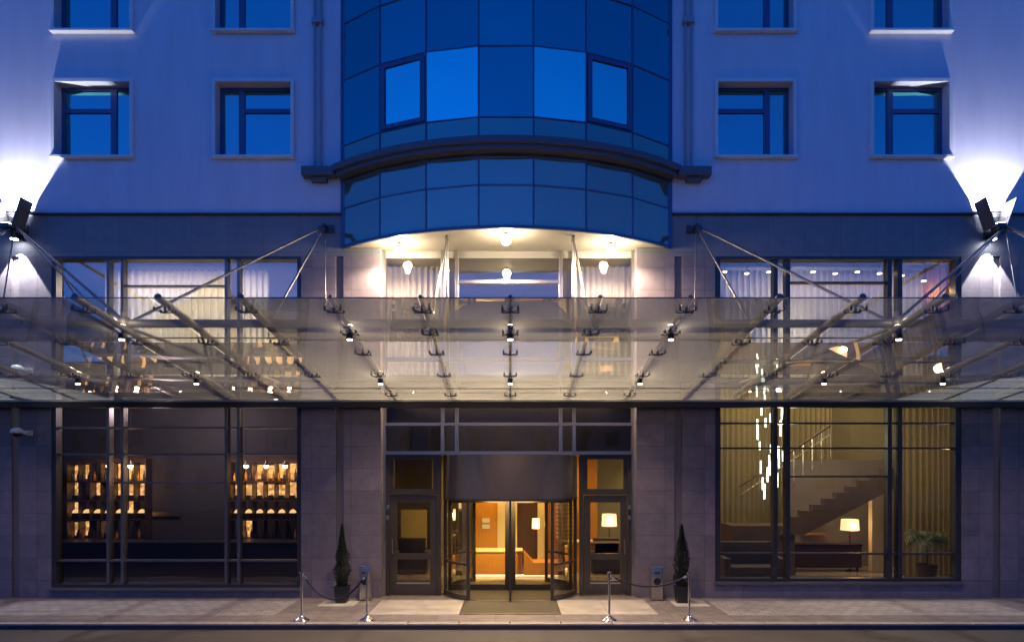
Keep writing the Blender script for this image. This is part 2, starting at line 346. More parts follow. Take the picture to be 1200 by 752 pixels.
# ================================================================== HOTEL
hotel = thing('hotel_building', 'blue lit hotel with plaster upper floors, curved glass bay and dark stone ground floor', 'building')
BW, BZ, BD = 19.0, 24.0, 12.0
LW = (X(60), X(353), 0.22, 8.0); CW = (X(446), X(746), 0.0, 8.2); RW = (X(838), X(1127), 0.36, 8.0)
# upper windows
UW = [(-13.6, 'L'), (X(109.5), 'L'), (X(297.5), 'R'), (X(884.5), 'L'), (X(1066.5), 'R'), (13.15, 'L')]
rowsz = [(10.32, 12.05), (13.26, 14.99), (16.2, 17.93), (19.14, 20.87)]
uh = []
for cx, _ in UW:
    for z0, z1 in rowsz: uh.append((cx - 0.88, cx + 0.88, z0, z1))
BX0 = -0.09
MB().wall(-BW, BW, 9.0, BZ, 0.0, 0.3, uh + [(BX0 - 3.8, BX0 + 3.8, 8.2, BZ)]).build('plaster_wall', 'plaster', hotel)
MB().wall(-BW, BW, 8.0, 8.96, 0.02, 0.3, [(CW[0], CW[1], 8.0, 8.22), (BX0 - 3.8, BX0 + 3.8, 8.2, 9.0)]).build('cladding_band', 'band', hotel)
for f0, f1 in ((-BW, BX0 - 3.85), (BX0 + 3.85, BW)): MB().box(f0, f1, -0.05, 0.3, 8.96, 9.0, bev=0.005).build('flashing', 'darkmetal', hotel)
chan = [X(398), X(795), X(18), X(1168)]
holes = [LW, CW, RW] + [(c - 0.09, c + 0.09, 0.0, 8.0) for c in chan]
MB().wall(-BW, CW[0], 0.0, 7.996, 0.0, 0.25, holes).build('stone_wall', 'stone', hotel)
MB().wall(CW[1], BW, 0.0, 7.996, 0.0, 0.25, holes).build('stone_wall', 'stone', hotel)
for c in chan: MB().box(c - 0.088, c + 0.088, 0.06, 0.2, 0.0, 7.99).build('joint_channel', 'groove', hotel)
# shell
s = MB()
s.box(-BW, -BW + 0.3, 0.3, BD, 0, BZ); s.box(BW - 0.3, BW, 0.3, BD, 0, BZ); s.box(-BW + 0.3, BW - 0.3, BD - 0.3, BD, 0, BZ)
s.build('outer_wall', 'plaster', hotel)
MB().box(-BW - 0.1, BW + 0.1, -0.1, BD + 0.1, BZ, BZ + 0.3).build('roof', 'darkmetal', hotel)

# -------- upper windows
def upper_window(cx, z0, z1, side):
    r = MB()      # architrave, proud of the wall
    tw, td = 0.075, 0.075
    r.box(cx - 0.88 - tw, cx - 0.88, -td, 0.0, z0, z1 + tw); r.box(cx + 0.88, cx + 0.88 + tw, -td, 0.0, z0, z1 + tw)
    r.box(cx - 0.88, cx + 0.88, -td, 0.0, z1, z1 + tw)
    wn = r.build('window', 'trim', hotel)
    MB().box(cx - 0.97, cx + 0.97, -0.13, 0.20, z0 - 0.055, z0 + 0.001, bev=0.008).build('sill', 'trim', wn)
    f = MB(); y0, y1 = 0.20, 0.26; a, b, c, d = cx - 0.88, cx + 0.88, z0, z1
    fw = 0.075
    f.box(a, a + fw, y0, y1, c, d); f.box(b - fw, b, y0, y1, c, d); f.box(a + fw, b - fw, y0, y1, c, c + fw); f.box(a + fw, b - fw, y0, y1, d - fw, d)
    mx = a + 1.24 if side == 'L' else b - 1.24
    f.box(mx - 0.07, mx + 0.07, y0 - 0.01, y1 - 0.01, c + fw, d - fw)
    tz = d - 0.55
    if side == 'L': f.box(a + fw, mx - 0.07, y0 - 0.005, y1 - 0.005, tz - 0.05, tz + 0.05)
    else: f.box(mx + 0.07, b - fw, y0 - 0.005, y1 - 0.005, tz - 0.05, tz + 0.05)
    f.build('frame', 'upframe', wn)
    for (p0, p1) in ((a, mx), (mx, b)):
        MB().box(p0, p1, y1 - 0.03, y1 + 0.02, c, d).build('pane', 'uppane' if p1 - p0 > .8 and random.random() < .8 else 'uppane_l', wn)
    return wn
for cx, sd in UW:
    for z0, z1 in rowsz: upper_window(cx, z0, z1, sd)

# -------- curved bay
hc, sg = 3.83, 1.35
RB = (hc * hc + sg * sg) / (2 * sg); th = math.asin(hc / RB); cyb = RB - sg
def bp(a, r=RB, z=0): return Vector((BX0 + r * math.sin(a), cyb - r * math.cos(a), z))
angs = [-th + 2 * th * i / 7 for i in range(8)]
bay = MB()
bay_root = MB()
zrows = [8.22, 9.11, 9.72, 10.57, 12.1, 13.42, 14.0, 15.5, 16.9, 18.4, 19.9, 21.4, 23.9]
# mullions mesh is the bay part itself
bm_ = MB()
for a in angs: bm_.tube(bp(a, RB + 0.0, 8.2), bp(a, RB + 0.0, 23.9), 0.022, seg=6)
for z in zrows:
    for a, b in zip(angs, angs[1:]): bm_.tube(bp(a, RB + 0.0, z), bp(b, RB + 0.0, z), 0.021, seg=6)
bayo = bm_.build('glass_bay', 'upframe', hotel, label='curved seven sided glass bay over the entrance')
for j in range(len(zrows) - 1):
    z0, z1 = zrows[j], zrows[j + 1]
    for i in range(7):
        a, b = angs[i], angs[i + 1]
        m = 'bayspan' if z1 < 10.6 else random.choice(['baypane', 'baypane_b', 'baypane_c'])
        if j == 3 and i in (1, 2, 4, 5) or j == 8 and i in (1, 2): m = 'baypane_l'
        p = MB(); tw = (random.random() - .5) * 0.012, (random.random() - .5) * 0.012
        A, B = bp(a, RB), bp(b, RB); A2, B2 = bp(a, RB - 0.04), bp(b, RB - 0.04)
        n = (bp((a + b) / 2, 1) - bp((a + b) / 2, 0)).normalized()
        A = A + n * tw[0]; B = B - n * tw[0]
        q = [(A.x, A.y, z0 + 0.015), (B.x, B.y, z0 + 0.015), (B.x + n.x * tw[1], B.y + n.y * tw[1], z1 - 0.015), (A.x + n.x * tw[1], A.y + n.y * tw[1], z1 - 0.015)]
        p.quad(*q); bk = [(A2.x, A2.y, z0 + 0.015), (B2.x, B2.y, z0 + 0.015), (B2.x, B2.y, z1 - 0.015), (A2.x, A2.y, z1 - 0.015)]; p.quad(*bk)
        p.build('pane', m, bayo)
        if j == 3 and i in (1, 5):
            f = MB(); P0, P1 = bp(a, RB + 0.012), bp(b, RB + 0.012)
            u = (P1 - P0).normalized(); L = (P1 - P0).length
            for (s0, s1, h0, h1) in ((0.03, 0.14, z0 + .03, z1 - .03), (L - 0.14, L - 0.03, z0 + .03, z1 - .03), (0.14, L - 0.14, z0 + .03, z0 + .13), (0.14, L - 0.14, z1 - .13, z1 - .03)):
                c0, c1 = P0 + u * s0, P0 + u * s1
                o0, o1 = c0 + n * 0.02, c1 + n * 0.02
                for qq in (((o0, h0), (o1, h0), (o1, h1), (o0, h1)), ((c0, h0), (o0, h0), (o0, h1), (c0, h1)), ((c1, h0), (o1, h0), (o1, h1), (c1, h1)), ((c0, h0), (c1, h0), (o1, h0), (o0, h0)), ((c0, h1), (c1, h1), (o1, h1), (o0, h1))):
                    f.quad(*[(q_.x, q_.y, hh) for q_, hh in qq])
            f.build('sash', 'upframe', bayo)
# ledge around the bay
lg = MB()
def arcpoly(r, n=28, t_=th): return [bp(-t_ + 2 * t_ * k / n, r) for k in range(n + 1)]
def sweep(mb, rin, rout, z0, z1, ext=0.0):
    I, O = arcpoly(rin), arcpoly(rout)
    if ext:
        pass
    R4 = [[mb.bm.verts.new((p.x, p.y, z)) for p in L] for L, z in ((O, z0), (O, z1), (I, z1), (I, z0))]
    n = len(I)
    for k in range(n - 1):
        for q in range(4): mb.bm.faces.new((R4[q][k], R4[q][k+1], R4[(q+1) % 4][k+1], R4[(q+1) % 4][k]))
    for k in (0, n - 1): mb.bm.faces.new([R4[q][k] for q in range(4)])
sweep(lg, RB + 0.005, RB + 0.33, 9.88, 10.02)
sweep(lg, RB + 0.004, RB + 0.25, 9.78, 9.88)
for sx in (-1, 1):
    xa, xb = BX0 + sx * 3.98, BX0 + sx * 4.74
    lg.box(min(xa, xb), max(xa, xb), -0.26, 0.0, 9.80, 10.0, bev=0.01)
    lg.box(min(xa, xb) + .2, max(xa, xb) - .2, -0.16, 0.0, 9.70, 9.80)
lgo = lg.build('ledge', 'ledgemetal', bayo)
# soffit
sf = MB(); n = 40
rim = [bp(-th + 2 * th * k / n, RB) for k in range(n + 1)]
A = [sf.bm.verts.new((p.x, p.y, 8.21)) for p in rim]; B = [sf.bm.verts.new((p.x, 0.35, 8.21)) for p in rim]
C2 = [sf.bm.verts.new((p.x, p.y, 8.25)) for p in rim]
for k in range(n):
    sf.bm.faces.new((A[k], A[k+1], B[k+1], B[k])); sf.bm.faces.new((A[k], C2[k], C2[k+1], A[k+1]))
sf.build('soffit', 'soffit', hotel)
ed = MB(); sweep(ed, RB - 0.03, RB + 0.03, 8.17, 8.235); ed.build('soffit_edge', 'upframe', hotel)
sb = MB(); sb.box(BX0 - 3.8, BX0 + 3.8, 0.28, 0.4, 8.26, BZ); sb.build('inner_wall', 'groove', hotel)
# side cheeks closing bay to the wall
for sx in (-1, 1):
    MB().box(BX0 + sx * 3.83 - 0.05, BX0 + sx * 3.83 + 0.05, -0.03, 0.3, 8.2, BZ - 0.1).build('bay_jamb', 'upframe', hotel)
# rain pipes beside bay
for pxx in (373, 806):
    p = MB()
    for dx in (-0.07, 0.07): p.tube((X(pxx) + dx, -0.06, 10.0), (X(pxx) + dx, -0.06, 23.9), 0.028)
    for z in (13.4, 16.9, 20.4): p.box(X(pxx) - 0.13, X(pxx) + 0.13, -0.13, 0.0, z, z + 0.11, bev=0.01)
    p.build('rainpipe', 'pipe', hotel, smooth=True)

# -------- ground-floor glazing: window objects with mullions, transoms, panes
GY = 0.16
def mull(win, pairs, trans, ytr, outer, label, mw=.032, mm='frame'):
    x0, x1, z0, z1 = win
    f = MB(); fw = outer
    f.box(x0, x0 + fw, 0.02, 0.24, z0, z1); f.box(x1 - fw, x1, 0.02, 0.24, z0, z1)
    f.box(x0 + fw, x1 - fw, 0.02, 0.24, z1 - 0.07, z1); f.box(x0 + fw, x1 - fw, 0.02, 0.24, z0, z0 + 0.09)
    wn = f.build('window', 'darkmetal', hotel, label=label)
    ms = sorted(X(p, GY) for p in pairs)
    for m_ in ms: MB().box(m_ - mw, m_ + mw, 0.05, 0.24, z0 + 0.09, z1 - 0.07, bev=0.006).build('mullion', mm, wn)
    cells = list(zip([x0 + fw] + [m_ + mw for m_ in ms], [m_ - mw for m_ in ms] + [x1 - fw]))
    for (py, mid) in trans:
        tb = MB()
        zz = Z(py, GY)
        for a, b in cells:
            if mid and not (b - a > 1.9): continue
            tb.box(a, b, 0.07, 0.20, zz - 0.02, zz + 0.02)
        tb.build('transom', mm, wn)
    for a, b in cells: 
        zs = [z0 + 0.09, 2.9, 4.75, z1 - 0.07]
        for c, d in zip(zs, zs[1:]):
            e = (random.random() - .5) * 0.006
            MB().quad((a, GY + e, c), (b, GY - e, c), (b, GY - e * .5, d), (a, GY + e * .5, d)).build('pane', 'skyglass' if c > 4 else 'shopglass', wn)
    return wn
mull(LW, (129.5, 146, 267, 281.5), ((336, True), (425, False), (501, False), (532, False), (565, True), (656, False)), 0, 0.10, 'tall dark window of the bar with lit shelves inside')
MB().box(LW[0] - 0.03, LW[1] + 0.03, -0.07, 0.2, LW[2] - 0.05, LW[2] + 0.02, bev=0.01).build('sill', 'frame', hotel)
mull(RW, (907, 921.5, 1040, 1052), ((332, True), (425, False), (496, False), (525, False), (558, True), (648, False)), 0, 0.13, 'tall window of the lobby with chandelier and staircase inside', .05, 'darkmetal')
MB().box(RW[0] - 0.03, RW[1] + 0.03, -0.07, 0.2, RW[2] - 0.05, RW[2] + 0.02, bev=0.01).build('sill', 'frame', hotel)
# centre glazing, recessed
CY = 0.34
f = MB(); cx0, cx1 = CW[0], CW[1]; fw = 0.07
f.box(cx0, cx0 + fw, CY - 0.1, CY + 0.12, 0, 8.2); f.box(cx1 - fw, cx1, CY - 0.1, CY + 0.12, 0, 8.2)
f.box(cx0 + fw, cx1 - fw, CY - 0.1, CY + 0.12, Z(530, CY) - 0.05, Z(530, CY) + 0.03)
cwn = f.build('window', 'steel', hotel, label='tall warm lit glazing between the entrance and the bay')
zt = Z(530, CY) + 0.03
cms = [X(p, CY) for p in (519, 535.5, 657, 672.5)]
for m_ in cms: MB().box(m_ - 0.04, m_ + 0.04, CY - 0.11, CY + 0.12, zt, 8.2, bev=0.006).build('mullion', 'steel', cwn)
cells = list(zip([cx0 + fw] + [m_ + 0.04 for m_ in cms], [m_ - 0.04 for m_ in cms] + [cx1 - fw]))
for py, mid in ((331, True), (421, False), (497, False)):
    tb = MB()
    for a, b in cells:
        if mid and b - a < 2: continue
        tb.box(a, b, CY - 0.09, CY + 0.1, Z(py, CY) - 0.035, Z(py, CY) + 0.035)
    tb.build('transom', 'steel', cwn)
for a, b in cells:
    for c, d in ((zt, 4.75), (4.75, 8.2)):
        e = (random.random() - .5) * 0.006
        MB().quad((a, CY + e, c), (b, CY - e, c), (b, CY, d), (a, CY, d)).build('pane', 'skyglass' if c > 4 and b - a > 2 else 'shopglass', cwn)
# reveal sides of the recess
rv = MB(); rv.box(cx0 - 0.12, cx0 - 0.001, 0.25, 0.5, 0, 8.2); rv.box(cx1 + 0.001, cx1 + 0.12, 0.25, 0.5, 0, 8.2); rv.build('reveal', 'stone', hotel)

# -------- side doors in the entrance
def side_door(x0, x1, card_reader):
    zt_ = Z(530, CY) - 0.05
    f = MB(); y0, y1 = CY - 0.06, CY + 0.08
    f.box(x0, x0 + 0.09, y0, y1, 0, zt_); f.box(x1 - 0.09, x1, y0, y1, 0, zt_)
    f.box(x0 + .09, x1 - .09, y0, y1, zt_ - 0.07, zt_); zm = Z(577, CY); f.box(x0 + .09, x1 - .09, y0, y1, zm - 0.05, zm + 0.05)
    d = f.build('side_door', 'doorframe', hotel)
    # transom light
    q = MB(); q.wall(x0 + .09, x1 - .09, zm + .05, zt_ - .07, y0 + .02, y1 - .02, [(x0 + .19, x1 - .19, zm + .09, zt_ - .11)]); q.build('transom_frame', 'doorframe', d)
    MB().quad((x0 + .19, CY, zm + .05), (x1 - .19, CY, zm + .05), (x1 - .19, CY, zt_ - .07), (x0 + .19, CY, zt_ - .07)).build('pane', 'doorglass', d)
    # leaf
    l = MB(); a, b, zb, ztp = x0 + .10, x1 - .10, 0.02, zm - .06; st = 0.16
    yy0, yy1 = CY - 0.04, CY + 0.03
    l.box(a, a + st, yy0, yy1, zb, ztp, bev=.005); l.box(b - st, b, yy0, yy1, zb, ztp, bev=.005)
    l.box(a + st, b - st, yy0, yy1, zb, zb + .34); l.box(a + st, b - st, yy0, yy1, ztp - .17, ztp); l.box(a + st, b - st, yy0, yy1, .86, 1.0)
    l.build('leaf', 'doorframe', d)
    MB().box(a + st, b - st, CY - 0.045, CY - 0.04, zb + .26, zb + .29).build('kick_strip', 'steel', d)
    MB().quad((a + st, CY, zb + .34), (b - st, CY, zb + .34), (b - st, CY, .86), (a + st, CY, .86)).build('pane', 'doorglass', d)
    MB().quad((a + st, CY, 1.0), (b - st, CY, 1.0), (b - st, CY, ztp - .17), (a + st, CY, ztp - .17)).build('pane', 'doorglass', d)
    hx = a + .07 if card_reader > 0 else b - .07
    h = MB(); h.tube((hx, CY - .11, 1.0), (hx, CY - .11, 1.35), .014); h.tube((hx, CY - .11, 1.03), (hx, CY - .04, 1.03), .01); h.tube((hx, CY - .11, 1.32), (hx, CY - .04, 1.32), .01)
    h.build('handle', 'steel', d, smooth=True)
    for zz in (Z(594, CY), Z(606, CY)):
        hxx = x0 + .05 if card_reader > 0 else x1 - .05
        MB().box(hxx - .035, hxx + .035, CY - .10, CY - .06, zz - .05, zz + .05, bev=.006).build('card_reader', 'steel', d)  # pair of intercom card readers at the outer side of the door
    return d
DX = 81 / 49.0
side_door(cx0 + fw, X(517, CY), 1)
side_door(X(679, CY), cx1 - fw, -1)

# -------- interior shells
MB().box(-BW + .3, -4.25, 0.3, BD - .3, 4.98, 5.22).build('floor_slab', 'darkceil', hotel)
MB().box(-4.25, 4.25, 0.5, BD - .3, 4.98, 5.22).build('floor_slab', 'ceiling', hotel)
MB().box(-BW + .3, BW - .3, 0.3, BD - .3, 8.04, 8.24).build('ceiling_slab', 'ceiling', hotel)
p = MB(); p.box(-4.45, -4.25, 0.3, BD - .3, 0, 4.98); p.box(-4.45, -4.25, .3, BD - .3, 5.22, 8.04); p.build('partition', 'room', hotel)
MB().box(4.25, 4.45, .3, BD - .3, 5.0, 8.04).build('partition', 'room', hotel)
MB().box(13.2, 13.4, .3, BD - .3, 0.02, 8.04).build('partition', 'room', hotel)
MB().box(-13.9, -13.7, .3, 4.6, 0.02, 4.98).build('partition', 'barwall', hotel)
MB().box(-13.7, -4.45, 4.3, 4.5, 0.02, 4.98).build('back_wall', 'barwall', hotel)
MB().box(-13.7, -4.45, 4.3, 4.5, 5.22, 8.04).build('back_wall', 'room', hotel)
MB().box(-4.25, 4.25, 4.3, 4.5, 5.22, 8.04).build('back_wall', 'room', hotel)
MB().box(-4.25, 13.2, 7.5, 7.7, 0.02, 8.04).build('back_wall', 'lobbywall', hotel)
MB().box(-4.25, 13.2, 0.5, 7.5, 0.004, 0.012).build('lobby_floor', 'floor_in', hotel)
MB().box(-13.7, -4.45, 0.3, 4.3, 0.004, 0.012).build('bar_floor', 'carpet', hotel)

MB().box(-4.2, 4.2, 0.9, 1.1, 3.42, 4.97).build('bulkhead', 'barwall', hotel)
area('bulkhead_fill', (0, .68, 4.93), 5, .2, 12, (1, .70, .45))  # added warm area fill for the bulkhead, not a fitting
MB().box(-4.2, 4.2, 1.1, 7.4, 3.42, 3.5).build('lobby_ceiling', 'ceiling', hotel)
# ================================================================== REVOLVING DOOR
RC, RR = 0.95, 1.66
rdo = thing('revolving_door', 'revolving door with tall bronze drum in the middle of the entrance', 'revolving door', (0, RC, 0))
def dp(a, r, z): return (r * math.sin(a), -r * math.cos(a), z)
def ringpiece(mb, a0, a1, r0, r1, z0, z1, n=24):
    rings = []
    for k in range(n + 1):
        a = a0 + (a1 - a0) * k / n
        rings.append([mb.bm.verts.new(dp(a, r, z)) for r, z in ((r0, z0), (r1, z0), (r1, z1), (r0, z1))])
    for A_, B_ in zip(rings, rings[1:]):
        for q in range(4): mb.bm.faces.new((A_[q], B_[q], B_[(q+1) % 4], A_[(q+1) % 4]))
    mb.bm.faces.new(rings[0]); mb.bm.faces.new(rings[-1][::-1])
zh0, zh1 = 2.34, Z(530, CY) - 0.06
m_ = MB(); ringpiece(m_, -R(80), R(80), RR - 0.06, RR, zh0, zh1, 40); o = lp(m_.build('drum_header', 'drum', smooth=True), rdo)
m_ = MB(); m_.lathe([(RR - 0.07, zh1 - .03), (RR - 0.07, zh1)], seg=48); lp(m_.build('drum_top', 'drum'), rdo)
m_ = MB(); m_.lathe([(RR - 0.07, zh0), (RR - 0.07, zh0 + .03)], seg=48); lp(m_.build('drum_ceiling', 'ceiling'), rdo)
m_ = MB(); ringpiece(m_, -R(80), R(80), RR - 0.07, RR + 0.012, zh0 - 0.05, zh0, 40); lp(m_.build('drum_rim', 'doorframe', smooth=True), rdo)
ap = math.asin(0.98 / RR)
for sg_ in (-1, 1):
    for ang in (ap, R(74), R(180) - ap):
        a = sg_ * ang; m_ = MB(); c = dp(a, RR - 0.03, 0)
        m_.box(c[0] - .04, c[0] + .04, c[1] - .04, c[1] + .04, 0.0, zh0 - 0.05, bev=.008); lp(m_.build('post', 'doorframe'), rdo)
    for a0, a1 in ((ap, R(74)), (R(95), R(180) - ap)):
        m_ = MB(); n = 10
        for k in range(n):
            A_, B_ = sg_ * (a0 + (a1 - a0) * k / n), sg_ * (a0 + (a1 - a0) * (k + 1) / n)
            m_.quad(dp(A_, RR - .03, .12), dp(B_, RR - .03, .12), dp(B_, RR - .03, zh0 - .05), dp(A_, RR - .03, zh0 - .05))
        lp(m_.build('curved_glass', 'doorglass', smooth=True), rdo)
        m_ = MB(); ringpiece(m_, sg_ * a0, sg_ * a1, RR - .06, RR, 0.01, .12, 10); ringpiece(m_, sg_ * a0, sg_ * a1, RR - .05, RR - .01, .80, .85, 10)
        lp(m_.build('bottom_rail', 'doorframe', smooth=True), rdo)
lp(MB().tube((0, 0, 0.01), (0, 0, zh0), 0.09).build('centre_shaft', 'doorframe', smooth=True), rdo)
for k, a in enumerate((R(-4), R(86), R(176), R(266))):
    m_ = MB(); L = RR - 0.12
    m_.box(0.06, .13, -.022, .022, .02, zh0 - .06); m_.box(L - .08, L, -.022, .022, .02, zh0 - .06)
    m_.box(.13, L - .08, -.022, .022, .02, .16); m_.box(.13, L - .08, -.022, .022, zh0 - .16, zh0 - .06)
    w_ = lp(m_.build('wing', 'doorframe'), rdo); w_.rotation_euler = (0, 0, a - R(86))
    g_ = MB().quad((.13, 0, .16), (L - .08, 0, .16), (L - .08, 0, zh0 - .16), (.13, 0, zh0 - .16)).build('pane', 'doorglass'); g_.parent = w_
m_ = MB(); m_.lathe([(RR - .1, 0.013), (RR - .1, 0.018)], seg=48); lp(m_.build('floor_disc', 'mat_'), rdo)

# ================================================================== CANOPY
can = thing('glass_canopy', 'long sloping glass canopy on steel beams hung from the hotel front by tie rods', 'canopy')
CE = -6.1                                                     # front edge
def cz(d): return 5.49 - 0.146 * d                            # glass height at distance d from the front edge
def cp(x, d, off=0.0): return Vector((x, CE + d, cz(d) + off))
BXs = [0, 1.335, 2.67, 4.0, 5.23, 6.46, 7.68, 8.9, 10.12, 11.34, 12.56, 13.78]
BXs = sorted([-b for b in BXs[1:]] + BXs)
for x_ in BXs:
    r_ = 0.034 if abs(x_) < 3 else 0.055
    MB().tube(cp(x_, 0.22, 0.10), cp(x_, 6.0, 0.10), r_, seg=12).build('beam', 'canopysteel', can, smooth=True)
for d_, r_, off in ((1.6, 0.072, 0.20), (5.0, 0.042, 0.17)):
    MB().tube(cp(-14.2, d_, off), cp(14.2, d_, off), r_, seg=16).build('cross_pipe', 'canopysteel', can, smooth=True)
for d_ in (1.9, 5.35):
    MB().tube(cp(-14.2, d_, 0.06), cp(14.2, d_, 0.06), 0.014, seg=8).build('tension_rod', 'canopysteel', can, smooth=True)
rowsd = [(0.0, 1.93), (1.945, 3.92), (3.935, 6.0)]
for a, b in zip(BXs, BXs[1:]):
    for d0, d1 in rowsd:
        q = MB(); e = 0.008
        c = [cp(a + e, d0), cp(b - e, d0), cp(b - e, d1), cp(a + e, d1)]
        q.quad(*c)
        q.build('glass_panel', 'canopyglass', can)
ge = MB()
for a, b in zip(BXs, BXs[1:]): ge.tube(cp(a + .008, 0.0), cp(b - .008, 0.0), 0.009, seg=6)
ge.build('front_edge', 'frame', can)
# spider fittings: 4-armed stars at the corners
sp0 = None; ns = 0
def spider():
    m_ = MB()
    for dx, dy in ((-1, -1), (1, -1), (-1, 1), (1, 1)):
        m_.tube((0, 0, -0.045), (dx * .12, dy * .10, -0.03), 0.011, 0.008, seg=8)
        m_.tube((dx * .12, dy * .10, -0.036), (dx * .12, dy * .10, 0.02), 0.018, seg=10)
    m_.tube((0, 0, -0.06), (0, 0, 0.10), 0.024, seg=10)
    return lp(m_.build('spider_fitting', 'frame', smooth=True), can)
for x_ in BXs:
    if abs(x_) > 13: continue
    for d_ in ((0.45, 1.45, 2.5, 3.9, 5.45) if abs(x_) < 3 else (0.45, 1.93, 3.92) if abs(x_) < 12 else (0.45,)):
        if sp0 is None: sp0 = spider(); o = sp0
        else: o = sp0.copy(); col.objects.link(o)
        o.location = cp(x_, d_); ns += 1
# gutter along the wall
MB().box(-14.2, 14.2, -0.16, -0.005, 4.44, 4.60, bev=0.01).build('gutter', 'darkmetal', can)
MB().box(-14.2, 14.2, -0.20, -0.16, 4.57, 4.615).build('rear_rail', 'steel', can)
# tie rods
mz = 8.62
def rod(a, b, r_=0.022): MB().tube(a, b, r_ * .8, seg=10).build('tie_rod', 'steel' if abs(a[0]) < 2 else 'rodsteel', can, smooth=True)
for sgn in (-1, 1):
    # from the bay soffit
    top = Vector((sgn * 1.4, -0.78, 8.2))
    rod(top, cp(sgn * 1.335, 1.6, .2)); rod(top, cp(sgn * 1.335, 5.0, .17)); rod(top + Vector((sgn * .03, 0, 0)), cp(sgn * 1.42, 4.8, .1), .014)
    MB().tube(top + Vector((0, 0, -.12)), top + Vector((0, 0, .02)), .05, seg=10).build('rod_anchor', 'canopysteel', can, smooth=True)
    for mx_, tg in ((4.3, ((4.05, 1.6, .026), (4.0, 5.0, .018), (6.46, 1.6, .034))), (11.45, ((6.46, 1.6, .034), (6.75, 1.6, .02), (11.34, 1.6, .03), (11.34, 5.0, .02), (12.56, 1.6, .03)))):
        top = Vector((sgn * mx_, -0.22, mz))
        for tx, d_, rr in tg: rod(top, cp(sgn * tx, d_, .2), rr)
        b_ = MB(); b_.box(sgn * mx_ - .17, sgn * mx_ + .17, -.03, -.002, mz - .09, mz + .09, bev=.006); b_.box(sgn * mx_ - .03, sgn * mx_ + .03, -.28, -.03, mz - .05, mz + .05, bev=.006)
        b_.build('wall_bracket', 'darkmetal', can)
    # steel node where the long rods meet the front pipe
    b_ = MB(); c = cp(sgn * 6.5, 1.6, .2); b_.ball(c, .13, (1.1, .9, .9)); b_.tube(c + Vector((0, 0, -.18)), c + Vector((0, 0, .2)), .04); b_.build('rod_node', 'canopysteel', can, smooth=True)
    # raking struts under the glass
    MB().tube(cp(sgn * 6.46, 1.6, .14), cp(sgn * 5.0, 5.0, .12), .03).build('strut', 'canopysteel', can, smooth=True)
    MB().tube(cp(sgn * 5.23, 1.6, .14), cp(sgn * 6.46, 5.0, .12), .025).build('strut', 'canopysteel', can, smooth=True)
# canopy downlights (small things clamped below the beams)
cl0 = None
def canopy_light():
    r_ = thing('canopy_spotlight', None, 'spotlight', (0, 0, 0), 'small spotlights clamped under the canopy beams')
    lp(MB().lathe([(0.02, 0.0), (0.05, -0.01), (0.055, -0.10), (0.05, -0.11)], seg=14).build('housing', 'darkmetal', smooth=True), r_)
    lp(MB().lathe([(0.001, -0.108), (0.042, -0.112), (0.04, -0.125), (0.001, -0.128)], seg=14).build('lens', 'e_spot', smooth=True), r_)
    return r_
spots = [(-2.67, 1.45, 'on second beam left of centre near the front'), (0, 1.45, 'on the middle beam near the front'), (2.67, 1.45, 'on second beam right of centre near the front'),
         (-2.67, 4.15, 'on second beam left of centre near the wall'), (0, 4.15, 'on the middle beam near the wall'), (2.67, 4.15, 'on second beam right of centre near the wall'),
         (-6.46, 1.45, 'in front of the bar window near the front pipe'), (6.46, 1.45, 'in front of the lobby window near the front pipe'),
         (-8.9, 4.15, 'at the left end of the bar window near the wall'), (-6.46, 4.15, 'in front of the bar window near the wall'),
         (6.46, 4.15, 'before the lobby window near the wall'), (8.9, 4.15, 'at the right end of the lobby window near the wall'), (-11.34, 4.15, 'farthest left near the wall beyond the bar window'), (11.34, 4.15, 'farthest right near the wall beyond the lobby window')]
for x_, d_, lb in spots:
    c = cp(x_, d_, -.005); o = canopy_light() if cl0 is None else dup(cl0, c)
    if cl0 is None: cl0 = o
    o.location = c; o['label'] = 'small lit canopy spotlight ' + lb
    e_ = 125 if abs(x_) < 3 else 46
    spot('canopy_lamp', c + Vector((0, 0, -.14)), c + Vector((0, 0, -3)), e_, (1, .72, .45), 115, .9, .04)
    point('canopy_fill', c + Vector((0, -.15, .22)), 5 if abs(x_) < 3 else 3.2 if x_ < 0 else 1.2, (1, .80, .62), .03)  # added fill above the glass to brighten the canopy, not a fixture

# ================================================================== ENTRANCE SPOTS UNDER THE BAY
es = [(-2.55, -0.28, 'left'), (-0.09, -0.97, 'middle'), (2.32, -0.28, 'right')]
for x_, y_, nm in es:
    r_ = thing('soffit_floodlight', f'{nm} of the three glaring floodlights below the curved bay', 'floodlight', (x_, y_, 8.2), 'floodlights under the bay')
    lp(MB().lathe([(0.03, 0), (0.03, -.02), (.06, -.025), (.07, -.05), (.06, -.06)], seg=18).build('housing', 'steel', smooth=True), r_)
    lp(MB().ball((0, 0, -.15), .11).build('bulb', 'e_warm', smooth=True), r_)
    spot('floodlight_lamp', (x_, y_, 7.93), (x_, y_ - .1, 0), 520, (1, .76, .54), 165, .5, .06)
    point('floodlight_glow', (x_, y_ - .02, 7.93), 42, (1, .84, .60), .04)

